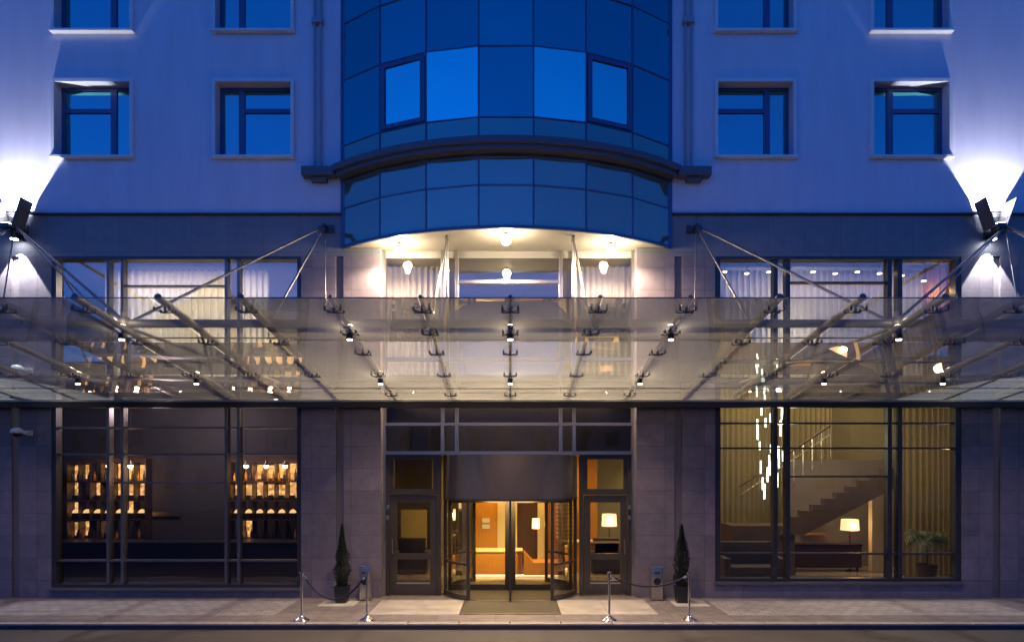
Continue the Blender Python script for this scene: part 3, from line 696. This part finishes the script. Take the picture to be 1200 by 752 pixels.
# ================================================================== WALL FLOODLIGHTS (up + down)
for sgn, px_ in ((-1, 12), (1, 1168)):
    cx = X(px_, -.3); zz = 9.0
    r_ = thing('wall_floodlight', ('left' if sgn < 0 else 'right') + ' big wall floodlight with flared shield plates throwing white light up and down', 'floodlight', (cx, -.02, zz), 'wall floodlights on the cladding band')
    b_ = MB(); b_.box(-.05, .05, -.40, 0, -.58, -.52, bev=.005); b_.box(-.12, .12, -.02, 0.0, -.66, -.44, bev=.005); lp(b_.build('bracket', 'black'), r_)
    b_ = MB(); b_.box(-.10, .10, -.48, -.22, -.52, -.385, bev=.02); lp(b_.build('lamp_body', 'black'), r_)
    for s2 in (-1, 1):
        b_ = MB(); b_.prism([(s2 * .115, -.46), (s2 * .14, -.46), (s2 * .37, .20), (s2 * .345, .20)], -.44, -.05); lp(b_.build('shield_plate', 'frame'), r_)
    lp(MB().box(-.08, .08, -.45, -.26, -.384, -.376).build('upper_lens', 'e_cool'), r_)
    lp(MB().lathe([(.10, -.66), (.08, -.58)], c=(0, -.15, 0), seg=16).build('lower_lamp', 'black', smooth=True), r_)
    lp(MB().lathe([(.075, -.672), (.075, -.664)], c=(0, -.15, 0), seg=16).build('lower_lens', 'e_cool'), r_)
    spot('flood_up', (cx, -.35, zz - .35), (cx, -.03, zz + 3), 360, (.86, .90, 1), 110, .7, .02)
    spot('flood_down', (cx, -.15, zz - .70), (cx, -.10, zz - 3.2), 360, (.92, .95, 1), 64, .08, .02)

# ================================================================== STREET FURNITURE
def stanchion():
    r_ = thing('rope_stanchion', None, 'stanchion', (0, 0, 0), 'rope barrier posts at the kerb')
    lp(MB().lathe([(.15, 0.0), (.15, .012), (.13, .03), (.07, .06), (.035, .09), (.026, .11)], seg=28).build('base', 'chrome', smooth=True), r_)
    lp(MB().lathe([(.024, .10), (.024, .86)], seg=16).build('pole', 'chrome', smooth=True), r_)
    lp(MB().lathe([(.034, .86), (.034, .93), (.046, .935), (.046, .955), (.02, .965)], seg=18).build('cap', 'chrome', smooth=True), r_)
    return r_
SY = -2.42
st0 = stanchion(); sx_ = [-4.15, -2.85, 1.97, 3.56]
lb = ['chrome stanchion on the kerb farthest left beyond the left potted cypress', 'chrome stanchion on the kerb between the left bin and the entrance', 'chrome stanchion on the kerb in front of the right side door', 'chrome stanchion on the kerb before the right potted cypress']
for i, x_ in enumerate(sx_):
    o = st0 if i == 0 else dup(st0, (x_, SY, 0)); o.location = (x_, SY, 0.004); o['label'] = lb[i]
def rope_(a, b, sag, label):
    A_, B_ = Vector((a + .05, SY, .88)), Vector((b - .05, SY, .88)); n = 24
    pts = []
    for k in range(n + 1):
        t_ = k / n; p = A_.lerp(B_, t_); p.z -= sag * (1 - (2 * t_ - 1) ** 2); pts.append(p)
    r_ = thing('barrier_rope', label, 'rope', ((a + b) / 2, SY, .5), 'barrier ropes')
    MB().path(pts, .019, 8).build('cord', 'rope', r_, smooth=True)
    for e_, q in ((pts[0], pts[1]), (pts[-1], pts[-2])):
        MB().tube(e_, e_ + (q - e_).normalized() * .07, .024, seg=10).build('hook', 'chrome', r_, smooth=True)
rope_(sx_[0], sx_[1], .46, 'black rope sagging low before the left potted cypress')
rope_(sx_[2], sx_[3], .20, 'black rope hanging before the right ashtray bin')
# ashtray bins
for x_, y_, nm in ((X(429, -.25), -.25, 'left'), (X(769, -.25), -.25, 'right')):
    r_ = thing('ashtray_bin', f'slim steel ashtray bin against the stone pier {nm} of the entrance', 'bin', (x_, y_, 0), 'steel ashtray bins')
    lp(MB().box(-.13, .13, -.11, .11, 0.01, .76, bev=.02).build('body', 'steel', smooth=True), r_)
    lp(MB().box(-.135, .135, -.115, .115, .765, .80, bev=.01).build('lid', 'chrome'), r_)
    b_ = MB(); b_.tube((0, -.118, .44), (0, -.105, .44), .085, seg=24); lp(b_.build('opening', 'black', smooth=True), r_)
    b_ = MB(); b_.box(-.055, .055, -.125, -.112, .62, .66, bev=.004); lp(b_.build('ash_slot', 'black'), r_)
# cypresses
def cypress(x_, y_, h, label, seed):
    rnd = random.Random(seed)
    r_ = thing('potted_cypress', label, 'tree', (x_, y_, 0), 'potted cypresses by the entrance')
    b_ = MB(); b_.bm = bmesh.new()
    prof = [(.17, 0), (.21, .36), (.215, .38), (.18, .38), (.17, .33), (.001, .33)]
    b_.lathe(prof, seg=4); bmesh.ops.rotate(b_.bm, cent=(0, 0, 0), matrix=Matrix.Rotation(R(45), 3, 'Z'), verts=b_.bm.verts)
    lp(b_.build('pot', 'black'), r_)
    lp(MB().tube((0, 0, .3), (.01, 0, h * .9), .03, .008).build('trunk', 'bark', smooth=True), r_)
    b_ = MB()
    for i in range(5200):
        t_ = rnd.random() ** 1.15; z = .38 + t_ * (h - .38)
        pr = (0.215 * (1 - t_) ** .72 * min(1, .55 + 3.2 * t_)) * (1 + .2 * math.sin(z * 11 + seed + 2 * math.sin(z * 5 + seed * 2)))
        a = rnd.random() * 6.283; rr = pr * (rnd.random() ** .45) * (1 + .10 * math.sin(3 * a + z * 7)) + .004
        c = Vector((rr * math.cos(a), rr * math.sin(a), z)); s_ = .014 + .016 * rnd.random()
        up = Vector((math.cos(a) * .35, math.sin(a) * .35, 1)).normalized() * s_ * 2.1; sd = Vector((-math.sin(a + rnd.random()), math.cos(a + rnd.random()), rnd.random() * .4 - .2)) * s_ * .55
        b_.quad(c - sd, c + up * .5 + sd * .2, c + up, c + sd)
    lp(b_.build('foliage', 'leaf'), r_)
cypress(X(401, -.55), -.55, 1.74, 'dark narrow cypress in a black pot against the pier left of the entrance', 1)
cypress(X(799, -.55), -.55, 1.74, 'dark narrow cypress in a black pot against the pier right of the entrance', 2)
# security cameras
def cctv(x_, z_, label):
    r_ = thing('security_camera', label, 'camera', (x_, 0, z_), 'white security cameras on the left pier')
    b_ = MB(); b_.box(.02, .17, -.03, -.001, -.06, .06, bev=.01); b_.box(.03, .15, -.22, -.03, -.035, .05, bev=.015); lp(b_.build('bracket', 'whitep', smooth=True), r_)
    lp(MB().lathe([(.10, -.02), (.135, .0), (.13, .05), (.08, .10), (.02, .115)], c=(-.03, -.25, 0), seg=22).build('hood', 'whitep', smooth=True), r_)
    lp(MB().ball((-.03, -.25, -.02), .095, (1, 1, .95)).build('dome', 'black', smooth=True), r_)
cctv(X(27, -.1), Z(507, -.1), 'white dome security camera on the left pier just below the canopy')
cctv(X(27, -.1), Z(434, -.1), 'white dome security camera on the left pier seen through the canopy glass')

# ================================================================== INTERIORS
WARM = (1, .68, .36)
# ---- bar (left ground floor)
def shelf_unit(x0, x1, y, label, seed, pend):
    rnd = random.Random(seed)
    z0, z1 = 1.02, 3.22
    r_ = thing('shelf_unit', label, 'shelves', (x0, y, 0), 'backlit shelf units in the bar')
    W_ = x1 - x0
    f = MB(); f.box(0, .04, 0, .35, 0.02, z1 + .1); f.box(W_ - .04, W_, 0, .35, .02, z1 + .1); f.box(.04, W_ - .04, 0, .35, z1, z1 + .1); f.box(.04, W_ - .04, .0, .35, .02, z0)
    lp(f.build('carcass', 'wood'), r_)
    nr = 4; h = (z1 - z0) / nr; nc = max(3, int(round(W_ / .33))); cw = (W_ - .08) / nc
    for i in range(1, nr): lp(MB().box(.04, W_ - .04, 0, .33, z0 + i * h - .02, z0 + i * h + .02).build('shelf', 'wood'), r_)
    for r1 in range(nr):
        for c1 in range(nc):
            a, b = .04 + c1 * cw, .04 + (c1 + 1) * cw; zb = z0 + r1 * h + .02
            if c1: lp(MB().box(a - .012, a + .012, .02, .33, zb, zb + h - .04).build('divider', 'wood'), r_)
            lit = {3: .75, 2: .9, 1: .4, 0: .3}[r1]
            if rnd.random() < lit: lp(MB().box(a + .03, b - .03, .30, .335, zb + rnd.random() * .08, zb + h - .05 - rnd.random() * .08).build('back_panel', 'e_shelf'), r_)
            k = rnd.random(); xm = (a + b) / 2
            if r1 == 1:
                o = MB().prism([(x0 + xm - .075, zb), (x0 + xm + .075, zb), (x0 + xm + .085, zb + .17), (x0 + xm - .085, zb + .17)], y + .08, y + .24).build('display_box', 'black'); tag(o, f'black jar shaped box number {c1 + 1} from the left on the third shelf of the {"left" if seed == 1 else "right"} bar unit', 'box', 'black boxes on the bar shelves')
                o['label'] = f'black box with glowing lid, third row of the {"left" if seed == 1 else "right"} bar shelves, {["first","second","third","fourth","fifth","sixth","seventh","eighth","ninth"][c1]} from the left'
                l_ = MB(); l_.prism([(x0 + xm - .09, zb + .175), (x0 + xm + .09, zb + .175), (x0 + xm + .06, zb + .24), (x0 + xm, zb + .28), (x0 + xm - .06, zb + .24)], y + .10, y + .22); l_.build('glowing_lid', 'e_lantern', o)
            elif r1 == 2:
                o = MB().box(x0 + xm - .07, x0 + xm + .07, y + .06, y + .22, zb, zb + .13, bev=.01).build('display_box', 'black')
                tag(o, f'plain black box, second row of the {"left" if seed == 1 else "right"} bar shelves, {["first","second","third","fourth","fifth","sixth","seventh","eighth","ninth"][c1]} from the left', 'box', 'black boxes on the bar shelves')
            else:
                n_ = 2
                for q in range(n_):
                    bx = x0 + a + (q + .5) * (b - a) / n_ + rnd.uniform(-.015, .015); hh = rnd.uniform(.22, .34)
                    o = MB().lathe([(.036, 0), (.038, .02), (.038, hh * .6), (.014, hh * .75), (.013, hh), (.016, hh + .005)], c=(bx, y + .12, zb), seg=12).build('bottle', rnd.choice(['black', 'wood', 'oak']), smooth=True)
                    tag(o, f'bottle on the {"bottom" if r1 == 0 else "top"} row of the {"left" if seed == 1 else "right"} bar shelves', 'bottle', f'bottles on the {"bottom" if r1 == 0 else "top"} row of the {"left" if seed == 1 else "right"} bar shelves')
    for q, xx in enumerate(pend):
        pr = thing('pendant_lamp', f'glowing pendant before the {"left" if seed == 1 else "right"} bar shelves, {["first","second","third","fourth"][q]} from the left', 'lamp', (xx, y - .35, 3.12), 'pendant lamps over the bar')
        lp(MB().tube((0, 0, .12), (0, 0, 1.86), .006, seg=6).build('cable', 'black'), pr)
        lp(MB().lathe([(.02, .14), (.03, .08), (.08, .0), (.075, .0)], seg=16).build('shade', 'steel', smooth=True), pr)
        lp(MB().ball((0, 0, -.02), .065).build('bulb', 'e_spot', smooth=True), pr)
        point('pendant_light', (xx, y - .35, 2.95), 3.5, WARM, .06)
BY = 3.4
shelf_unit(X(77, BY), X(171, BY), BY, 'backlit shelf unit behind the left panes of the bar window', 1, [X(136, BY), X(161, BY)])
shelf_unit(X(268, BY), X(268, BY) + 2.6, BY, 'backlit shelf unit behind the right panes of the bar window', 2, [X(273, BY), X(294, BY), X(317, BY), X(339, BY)])
c_ = thing('bar_counter', 'dark bar counter across the room behind the bar window', 'counter', (-9, 2.2, 0))
MB().box(-13, -5, 2.2, 2.7, 0.02, 1.02).build('front', 'wood', c_); MB().box(-13.1, -4.9, 2.1, 2.8, 1.02, 1.08, bev=.01).build('worktop', 'black', c_)
tvx = X(190, 4.2); o = thing('wall_strip_light', 'faint narrow strip light on the dark wall between the bar shelf units', 'light', (tvx, 4.25, 1.7))
MB().box(tvx - .5, tvx + .5, 4.2, 4.29, 1.62, 1.74).build('housing', 'steel', o)
def downlight(x_, y_, z_, label, group, e='e_down'):
    r_ = thing('ceiling_downlight', label, 'downlight', (x_, y_, z_), group)
    lp(MB().lathe([(.075, -.012), (.075, 0.0)], seg=16).build('ring', 'steel'), r_)
    lp(MB().lathe([(.05, -.02), (.05, -.013)], seg=16).build('lens', e), r_)
    return r_
ords = ['first', 'second', 'third', 'fourth', 'fifth', 'sixth', 'seventh', 'eighth', 'ninth', 'tenth']
for i, (px_, py_) in enumerate(((186, 486), (242, 490), (285, 487), (299, 485), (337, 488))):
    y_ = min(4.1, max(.6, (4.97 - 3) * F / (HZ - py_) - D)) if py_ < HZ else 3
    y_ = 4.1 if y_ > 4.1 else y_
    downlight(X(px_, y_), y_ - i * .25, 4.98, f'tiny lit downlight in the bar ceiling, {ords[i]} from the left', 'downlights in the bar ceiling')
point('bar_ambient', (-9, 1.6, 4.6), 75, (1, .80, .84), .3)

# ---- entrance lobby
o = thing('oak_wall_panel', 'honey oak wall panel behind the revolving door with two small notices', 'panel', (-.7, 5.0, 0))
MB().box(X(556, 5), X(583, 5), 5.0, 5.12, 0.02, 3.42).build('panel', 'oakwall', o)
MB().box(X(583, 5), X(592, 5), 4.95, 5.12, .02, 3.42).build('edge_trim', 'cream', o)
for py_ in (609.5, 616.5): MB().box(X(565, 5), X(574, 5), 4.975, 4.998, Z(py_ + 2.6, 5), Z(py_ - 2.6, 5)).build('notice', 'whitep', o)
o = thing('framed_door', 'dark panelled door in a cream frame behind the revolving door', 'door', (.5, 5.2, 0))
b_ = MB(); b_.box(X(600, 5.2), X(606, 5.2), 5.15, 5.3, .02, Z(582, 5.2)); b_.box(X(630, 5.2), X(638, 5.2), 5.15, 5.3, .02, Z(582, 5.2)); b_.box(X(606, 5.2), X(630, 5.2), 5.15, 5.3, Z(586, 5.2), Z(582, 5.2)); b_.build('frame', 'cream', o)
MB().box(X(606, 5.2), X(630, 5.2), 5.2, 5.28, .02, Z(586, 5.2)).build('leaf', 'wood', o)
MB().box(X(506, 5.4), X(556, 5.4), 5.4, 5.5, .02, 3.42).build('lobby_panel', 'room', hotel)
MB().box(X(638, 5.4), X(700, 5.4), 5.4, 5.5, .02, 3.42).build('lobby_panel', 'oakwall', hotel)
RY = 3.05
o = thing('reception_desk', 'honey oak reception desk with a lit strip along its foot', 'desk', (0, RY, 0))
def RZ(py): return Z(py, RY)
b_ = MB(); b_.box(X(556, RY), X(612, RY), RY, RY + .7, .08, .70); b_.build('front_panel', 'oak', o)
b_ = MB(); b_.prism([(X(614, RY), .08), (X(660, RY), .08), (X(660, RY), .42), (X(625, RY), .42), (X(614, RY), .70)], RY - .12, RY + .7); b_.build('low_counter', 'oak', o)
b_ = MB(); b_.box(X(555, RY), X(613, RY), RY - .03, RY + .72, .70, .74, bev=.008); b_.build('worktop', 'cream', o)
b_ = MB(); b_.box(X(556, RY), X(660, RY), RY + .02, RY + .1, .025, .075); b_.build('foot_strip', 'e_strip', o)
o = thing('service_counter', 'dark low lobby counter seen through the right curved glass', 'counter', (2.1, 4.0, 0))
MB().box(1.5, 4.0, 4.0, 4.5, .02, .85).build('front', 'oak', o); MB().box(1.45, 4.05, 3.95, 4.55, .85, .90).build('worktop', 'cream', o)
def lamp(x_, y_, zc, w_, h_, label, zb=0.01):
    r_ = thing('table_lamp', label, 'lamp', (x_, y_, zb), 'lit lamps with pale shades')
    H = zc - zb
    lp(MB().lathe([(.12, 0), (.12, .02), (.02, .04), (.018, H)], seg=16).build('stem', 'darkmetal', smooth=True), r_)
    lp(MB().lathe([(w_ * .5, H - h_ / 2), (w_ * .46, H + h_ / 2), (w_ * .44, H + h_ / 2), (w_ * .48, H - h_ / 2)], seg=24).build('shade', 'e_shade', smooth=True), r_)
    point('lamp_light', (x_, y_ - w_ * .5 - .1, zc), 5, WARM, .1)
lamp(X(628, 4.2), 4.2, Z(613, 4.2), .24, .30, 'lit floor lamp with white shade seen through the revolving door')
lamp(X(714, 4.6), 4.6, Z(609, 4.6), .46, .36, 'lit lamp with wide shade seen through the right side door')
lamp(X(996, 4.2), 4.2, Z(614.5, 4.2), .52, .32, 'lit lamp with wide shade below the staircase in the lobby')
spot('desk_fill', (-.25, 1.9, 2.26), (-.1, 3.05, .35), 190, (1, .72, .28), 95, .7, .05)  # added fill inside the drum to brighten the desk front
# shelves with slats at right of revolve door
o = thing('slatted_rack', 'slatted rack of magazines seen through the right curved glass', 'rack', (1.2, 5.0, 0))
for i in range(9): MB().box(X(652, 5), X(672, 5), 4.9, 5.2, .9 + i * .13, .95 + i * .13).build('slat', 'cream', o)
o = thing('armchair', 'dark armchair under the wide lamp behind the right side door', 'armchair', (X(712, 3.8), 3.8, 0))
x_ = X(712, 3.8)
MB().box(x_ - .4, x_ + .4, 3.5, 4.1, .12, .45, bev=.05).build('seat', 'carpet', o, smooth=True); MB().box(x_ - .4, x_ + .4, 4.0, 4.2, .3, 1.0, bev=.06).build('backrest', 'carpet', o, smooth=True)
for q in (-1, 1): MB().box(x_ + q * .45 - .07, x_ + q * .45 + .07, 3.5, 4.15, .1, .66, bev=.04).build('armrest', 'carpet', o, smooth=True)
o = thing('armchair', 'dark armchair behind the left side door', 'armchair', (X(480, 3.8), 3.8, 0))
x_ = X(482, 3.8)
MB().box(x_ - .4, x_ + .4, 3.5, 4.1, .12, .45, bev=.05).build('seat', 'carpet', o, smooth=True); MB().box(x_ - .4, x_ + .4, 4.0, 4.2, .3, 1.0, bev=.06).build('backrest', 'carpet', o, smooth=True)
for q in (-1, 1): MB().box(x_ + q * .45 - .07, x_ + q * .45 + .07, 3.5, 4.15, .1, .66, bev=.04).build('armrest', 'carpet', o, smooth=True)
o = thing('wall_picture', 'dark framed panel on the wall behind the left side door', 'picture', (X(483, 5.4), 5.3, 2.2))
MB().box(X(470, 5.3), X(500, 5.3), 5.3, 5.38, Z(640, 5.3), Z(597, 5.3)).build('panel', 'lobbywall', o)
area('lobby_ceiling_light', (0, 3.9, 3.38), 3.0, 1.4, 66, (1, .60, .17))
area('drum_ceiling_light', (0, .5, 2.27), 1.2, .8, 44, (1, .68, .28))
for i, (x_, y_) in enumerate(((-2.2, 1.6), (-1.3, 2.8), (.9, 2.8), (2.3, 1.6), (2.6, 3.0), (-2.6, 3.0))):
    downlight(x_, y_ + 1.0, 3.42, f'tiny lit downlight in the entrance lobby ceiling, {["front left", "middle left", "middle right", "front right", "back right", "back left"][i]}', 'downlights in the entrance lobby ceiling')

# ---- right lobby (double height)
# staircase rising to the right
o = thing('staircase', 'dark straight staircase rising to the right across the lobby', 'staircase', (8, 3, 0))
SYd = 3.2
pts = []; sx0, sz0 = X(925, SYd), Z(612, SYd)
n = 13; ex, ez = X(1105, SYd), Z(520, SYd)
for k in range(n):
    xa = sx0 + (ex - sx0) * k / n; za = sz0 + (ez - sz0) * k / n; zb = sz0 + (ez - sz0) * (k + 1) / n
    pts += [(xa, za), (xa, zb)]
pts += [(ex, ez)]
poly = pts + [(ex, ez - .55), (sx0 + .4, sz0 - .35), (sx0 - .25, sz0 - .35)]
MB().prism(poly, SYd, SYd + .25).build('stringer', 'stairwood', o)
MB().prism([(X(860, SYd), .02), (sx0 + .2, .02), (sx0 + .2, sz0 - .1), (X(860, SYd), sz0 - .1)], SYd + .1, SYd + 1.2).build('lower_flight', 'stairwood', o)
r1, r2 = Vector((X(868, SYd), SYd + .1, Z(570, SYd))), Vector((X(975, SYd), SYd + .1, Z(498, SYd)))
MB().tube(r1, r2, .03).build('handrail', 'wood', o, smooth=True); MB().tube(r1 - Vector((0, 0, .25)), r2 - Vector((0, 0, .25)), .012).build('lower_rail', 'steel', o, smooth=True)
for k in range(11):
    p = r1.lerp(r2, k / 10); MB().tube(p, p - Vector((0, 0, .9)), .01, seg=6).build('baluster', 'steel', o, smooth=True)
# chandelier: hanging lit glass tubes
ch = thing('chandelier', 'tall chandelier of hanging lit glass tubes behind the lobby window', 'chandelier', (X(903, 2.4), 2.4, 8.0))
rnd = random.Random(5)
cxx, cyy = X(903, 2.4), 2.4
MB().lathe([(.42, -.06), (.42, 0)], c=(cxx, cyy, 8.03), seg=24).build('ceiling_plate', 'steel', ch)
for k in range(60):
    a = rnd.random() * 6.283; rr = .12 + .33 * rnd.random(); zc = 2.15 + 5.2 * (k + rnd.random()) / 60; L = .22 + .2 * rnd.random()
    xx, yy = cxx + rr * math.cos(a), cyy + rr * math.sin(a)
    MB().tube((xx, yy, zc), (xx, yy, zc + L), .022, seg=8).build('glass_tube', 'e_crystal', ch, smooth=True)
w_ = MB()
for k in range(8):
    a = k * .785; w_.tube((cxx + .3 * math.cos(a), cyy + .3 * math.sin(a), 2.3), (cxx + .3 * math.cos(a), cyy + .3 * math.sin(a), 8), .003, seg=4)
w_.build('hanging_wires', 'steel', ch)
point('chandelier_light', (cxx, cyy - .8, 3.8), 60, (1, .84, .52), .2)
point('chandelier_light', (cxx, cyy - .8, 6.4), 30, (1, .84, .55), .2)
def curtain(name, x0, x1, y, z0, z1, m, label, group, amp=.045, wl=.16):
    b_ = MB(); n = int((x1 - x0) / wl * 8); pa = []
    for k in range(n + 1):
        xx = x0 + (x1 - x0) * k / n; yy = y + amp * math.sin((xx - x0) / wl * 6.283 + 1.4 * math.sin(xx * 3.1)) * (1 + .4 * math.sin(xx * 2.3))
        pa.append((xx, yy))
    lo = [b_.bm.verts.new((a, c, z0)) for a, c in pa]; hi = [b_.bm.verts.new((a, c, z1)) for a, c in pa]
    for k in range(n): b_.bm.faces.new((lo[k], lo[k+1], hi[k+1], hi[k]))
    o = b_.build(name, m, smooth=True); tag(o, label, 'curtain', group)
    return o
curtain('curtain', X(830, 5.6), X(975, 5.6), 5.6, .05, 8.0, 'drape', 'tall olive drape at the back of the lobby behind the chandelier', 'curtains of the lobby')
curtain('curtain', X(1052, 2.9), X(1140, 2.9), 2.9, .05, 8.0, 'drape', 'tall olive drape behind the potted palm', 'curtains of the lobby')
o = thing('lobby_screen_wall', 'pale upright panel at the right of the lit lamp under the staircase', 'panel', (X(1032, 3.9), 3.9, 0)); MB().box(X(1022, 3.9), X(1040, 3.9), 3.9, 4.1, .02, Z(578, 3.9)).build('panel', 'cream', o)
o = thing('sideboard', 'dark sideboard in the lobby behind the right window', 'sideboard', (X(985, 3.9), 3.9, 0))
MB().box(X(930, 3.9), X(1012, 3.9), 4.0, 4.5, .12, .78, bev=.01).build('cabinet', 'wood', o); MB().box(X(929, 3.9), X(1013, 3.9), 3.98, 4.52, .78, .82).build('top', 'black', o)
for q in (X(934, 3.9), X(1008, 3.9)): MB().box(q - .03, q + .03, 4.05, 4.1, .01, .12).build('leg', 'black', o)
o = thing('sofa', 'dark sofa low in the lobby behind the left panes of the right window', 'sofa', (X(880, 2), 2.0, 0))
MB().box(X(852, 2), X(915, 2), 1.9, 2.6, .1, .45, bev=.04).build('seat', 'carpet', o, smooth=True); MB().box(X(852, 2), X(915, 2), 2.5, 2.75, .3, 1.05, bev=.05).build('backrest', 'carpet', o, smooth=True)
for q in (X(851, 2), X(916, 2)): MB().box(q - .09, q + .09, 1.85, 2.7, .08, .68, bev=.04).build('armrest', 'carpet', o, smooth=True)
# wall slots
o = thing('wall_shelf', 'small lit shelf on the wall left of the lobby lamp', 'shelf', (X(952, 5), 5, 1.4))
for zz in (1.0, 1.35): MB().box(X(938, 5), X(966, 5), 4.9, 5.1, zz, zz + .05).build('board', 'oak', o)
MB().box(X(922, 5.2), X(1060, 5.2), 5.2, 5.35, .02, 3.3).build('lobby_panel', 'room', hotel)
# palm
px_ = X(1086, 1.6); r_ = thing('potted_palm', 'potted palm with drooping leaves behind the right panes of the lobby window', 'plant', (px_, 1.6, 0))
lp(MB().lathe([(.17, .01), (.25, .55), (.26, .57), (.22, .57), (.2, .5), (.01, .5)], seg=24).build('pot', 'wood', smooth=True), r_)
lp(MB().path([(0, 0, .45), (.02, .01, .8), (-.01, 0, 1.15)], .03).build('stem', 'bark', smooth=True), r_)
b_ = MB(); rnd = random.Random(9)
for k in range(16):
    a = k * 2.4; L = .55 + .35 * rnd.random(); rise = .35 + .5 * rnd.random()
    P = [Vector((math.cos(a) * L * t_, math.sin(a) * L * t_ * .7, 1.1 + rise * t_ * 1.8 - (rise + .5) * t_ * t_ * 1.1)) for t_ in [i / 8 for i in range(9)]]
    for i in range(1, 9):
        d = (P[i] - P[i-1]).normalized(); sdv = d.cross(Vector((0, 0, 1))).normalized(); wd = .26 * math.sin(math.pi * min(1, i / 8.5) ** .8) + .04
        for s_ in (-1, 1):
            for q in range(2):
                c0 = P[i-1].lerp(P[i], q * .5); c1 = c0 + d * .03; tip = c0 + s_ * sdv * wd + d * .10 + Vector((0, 0, -.10 * wd / .3))
                b_.quad(c0, c1, tip + d * .008, tip)
lp(b_.build('fronds', 'leaf2'), r_)
area('lobby_cove_light', (8.5, 4.2, 7.9), 5, 1.0, 155, (1, .80, .48))
point('palm_light', (X(1090, 2.0), 1.2, 3.2), 17, (1, .76, .38), .15)
for k in range(10):
    xx = X(850 + k * 26, .5); zz = 7.80 - (.04 if k % 2 else 0) - (.09 * (k - 7) if k > 7 else 0)
    o = downlight(xx, .55, zz, f'tiny lit lamp hanging at the top of the lobby window, {ords[k]} from the left', 'tiny lamps at the top of the lobby window', 'e_spot')
    lp(MB().tube((0, 0, 0), (0, 0, 8.04 - zz), .006, seg=6).build('cable', 'steel'), o)
curtain('curtain', X(1076, .9), X(1122, .9), .75, 5.9, 7.95, 'orange', 'short amber drape at the top right of the lobby window', 'curtains of the lobby')
curtain('curtain', X(845, 1.2), X(1076, 1.2), 1.0, 5.25, 7.95, 'sheer', 'wide pale sheer curtain behind the upper panes of the lobby window', 'sheer curtains upstairs')
MB().box(4.45, 13.2, .3, .8, 5.0, 5.2).build('gallery_edge', 'darkmetal', hotel)
# ---- upper floor curtains + light
curtain('curtain', X(125, .9), X(268, .9), .8, 5.25, 7.9, 'sheer', 'pale sheer curtain behind the middle upper panes of the bar window', 'sheer curtains upstairs')
curtain('curtain', X(283, .9), X(318, .9), .8, 5.25, 7.9, 'sheer', 'narrow pale sheer curtain at the right of the bar window upstairs', 'sheer curtains upstairs')
curtain('curtain', X(449, .9), X(520, .9), .85, 5.25, 8.0, 'sheer', 'white sheer curtain left behind the glazing above the entrance', 'sheer curtains upstairs')
curtain('curtain', X(673, .9), X(744, .9), .85, 5.25, 8.0, 'sheer', 'white sheer curtain right behind the glazing above the entrance', 'sheer curtains upstairs')
point('drape_fill', (10.35, .5, 7.3), 5, (1, .72, .36), .05)  # added fill so the amber drape shows, no fixture here
area('upstairs_light_left', (-8, 2.4, 7.95), 3.5, .8, 330, (1, .85, .65))
area('upstairs_light_centre', (0, 2.4, 7.95), 4.0, .8, 120, (1, .85, .65))
area('upstairs_light_right', (8.4, 1.9, 7.95), 6.0, .5, 36, (1, .80, .74))
for i, (x_, y_) in enumerate(((-9.3, 1.5), (-6.4, 1.5), (-7.9, 2.6))): downlight(x_, y_, 8.04, f'tiny lit downlight upstairs above the bar, {["left", "right", "back"][i]}', 'downlights upstairs above the bar')

# ================================================================== OPPOSITE SIDE OF THE STREET (seen in the reflections)
def opp(x0, x1, y, h, gable, label, seed):
    rnd = random.Random(seed); r_ = thing('town_house', label, 'building', (x0, y, 0), 'houses across the street')
    MB().box(x0, x1, y - 9, y, -.1, h).build('wall', 'opposite', r_)
    if gable:
        xm = (x0 + x1) / 2; MB().prism([(x0 - .3, h), (x1 + .3, h), (xm, h + (x1 - x0) * .33)], y - 9, y + .3).build('roof', 'opproof', r_)
    else: MB().box(x0 - .3, x1 + .3, y - 9.2, y + .35, h, h + .5).build('roof', 'opproof', r_)
    x_ = x0 + 1.3
    while x_ < x1 - 1.6:
        z_ = 1.5
        while z_ < h - 2.0:
            lit = seed == 2 and z_ > 10 and rnd.random() < .7
            f = MB().wall(x_ - .1, x_ + 1.1, z_ - .1, z_ + 1.7, y, y + .08, [(x_, x_ + 1, z_, z_ + 1.6)]).build('window', 'opposite', r_)
            MB().box(x_, x_ + 1, y + .001, y + .03, z_, z_ + 1.6).build('pane', 'e_win' if lit else 'oppglass', f); z_ += 3.1
        x_ += 2.6
opp(-55, -27.5, -38, 11, False, 'beige town house across the street, far left of the row', 1)
opp(-27, -15.8, -34, 13.5, True, 'beige gabled town house across the street, left of the row', 2)
opp(-15.3, 6, -39, 10, False, 'wide beige town house across the street, middle of the row', 3)
opp(6.5, 20, -37, 12, True, 'beige gabled town house across the street, right of the row', 4)
opp(20.5, 52, -38, 11.5, False, 'beige town house across the street, far right of the row', 5)
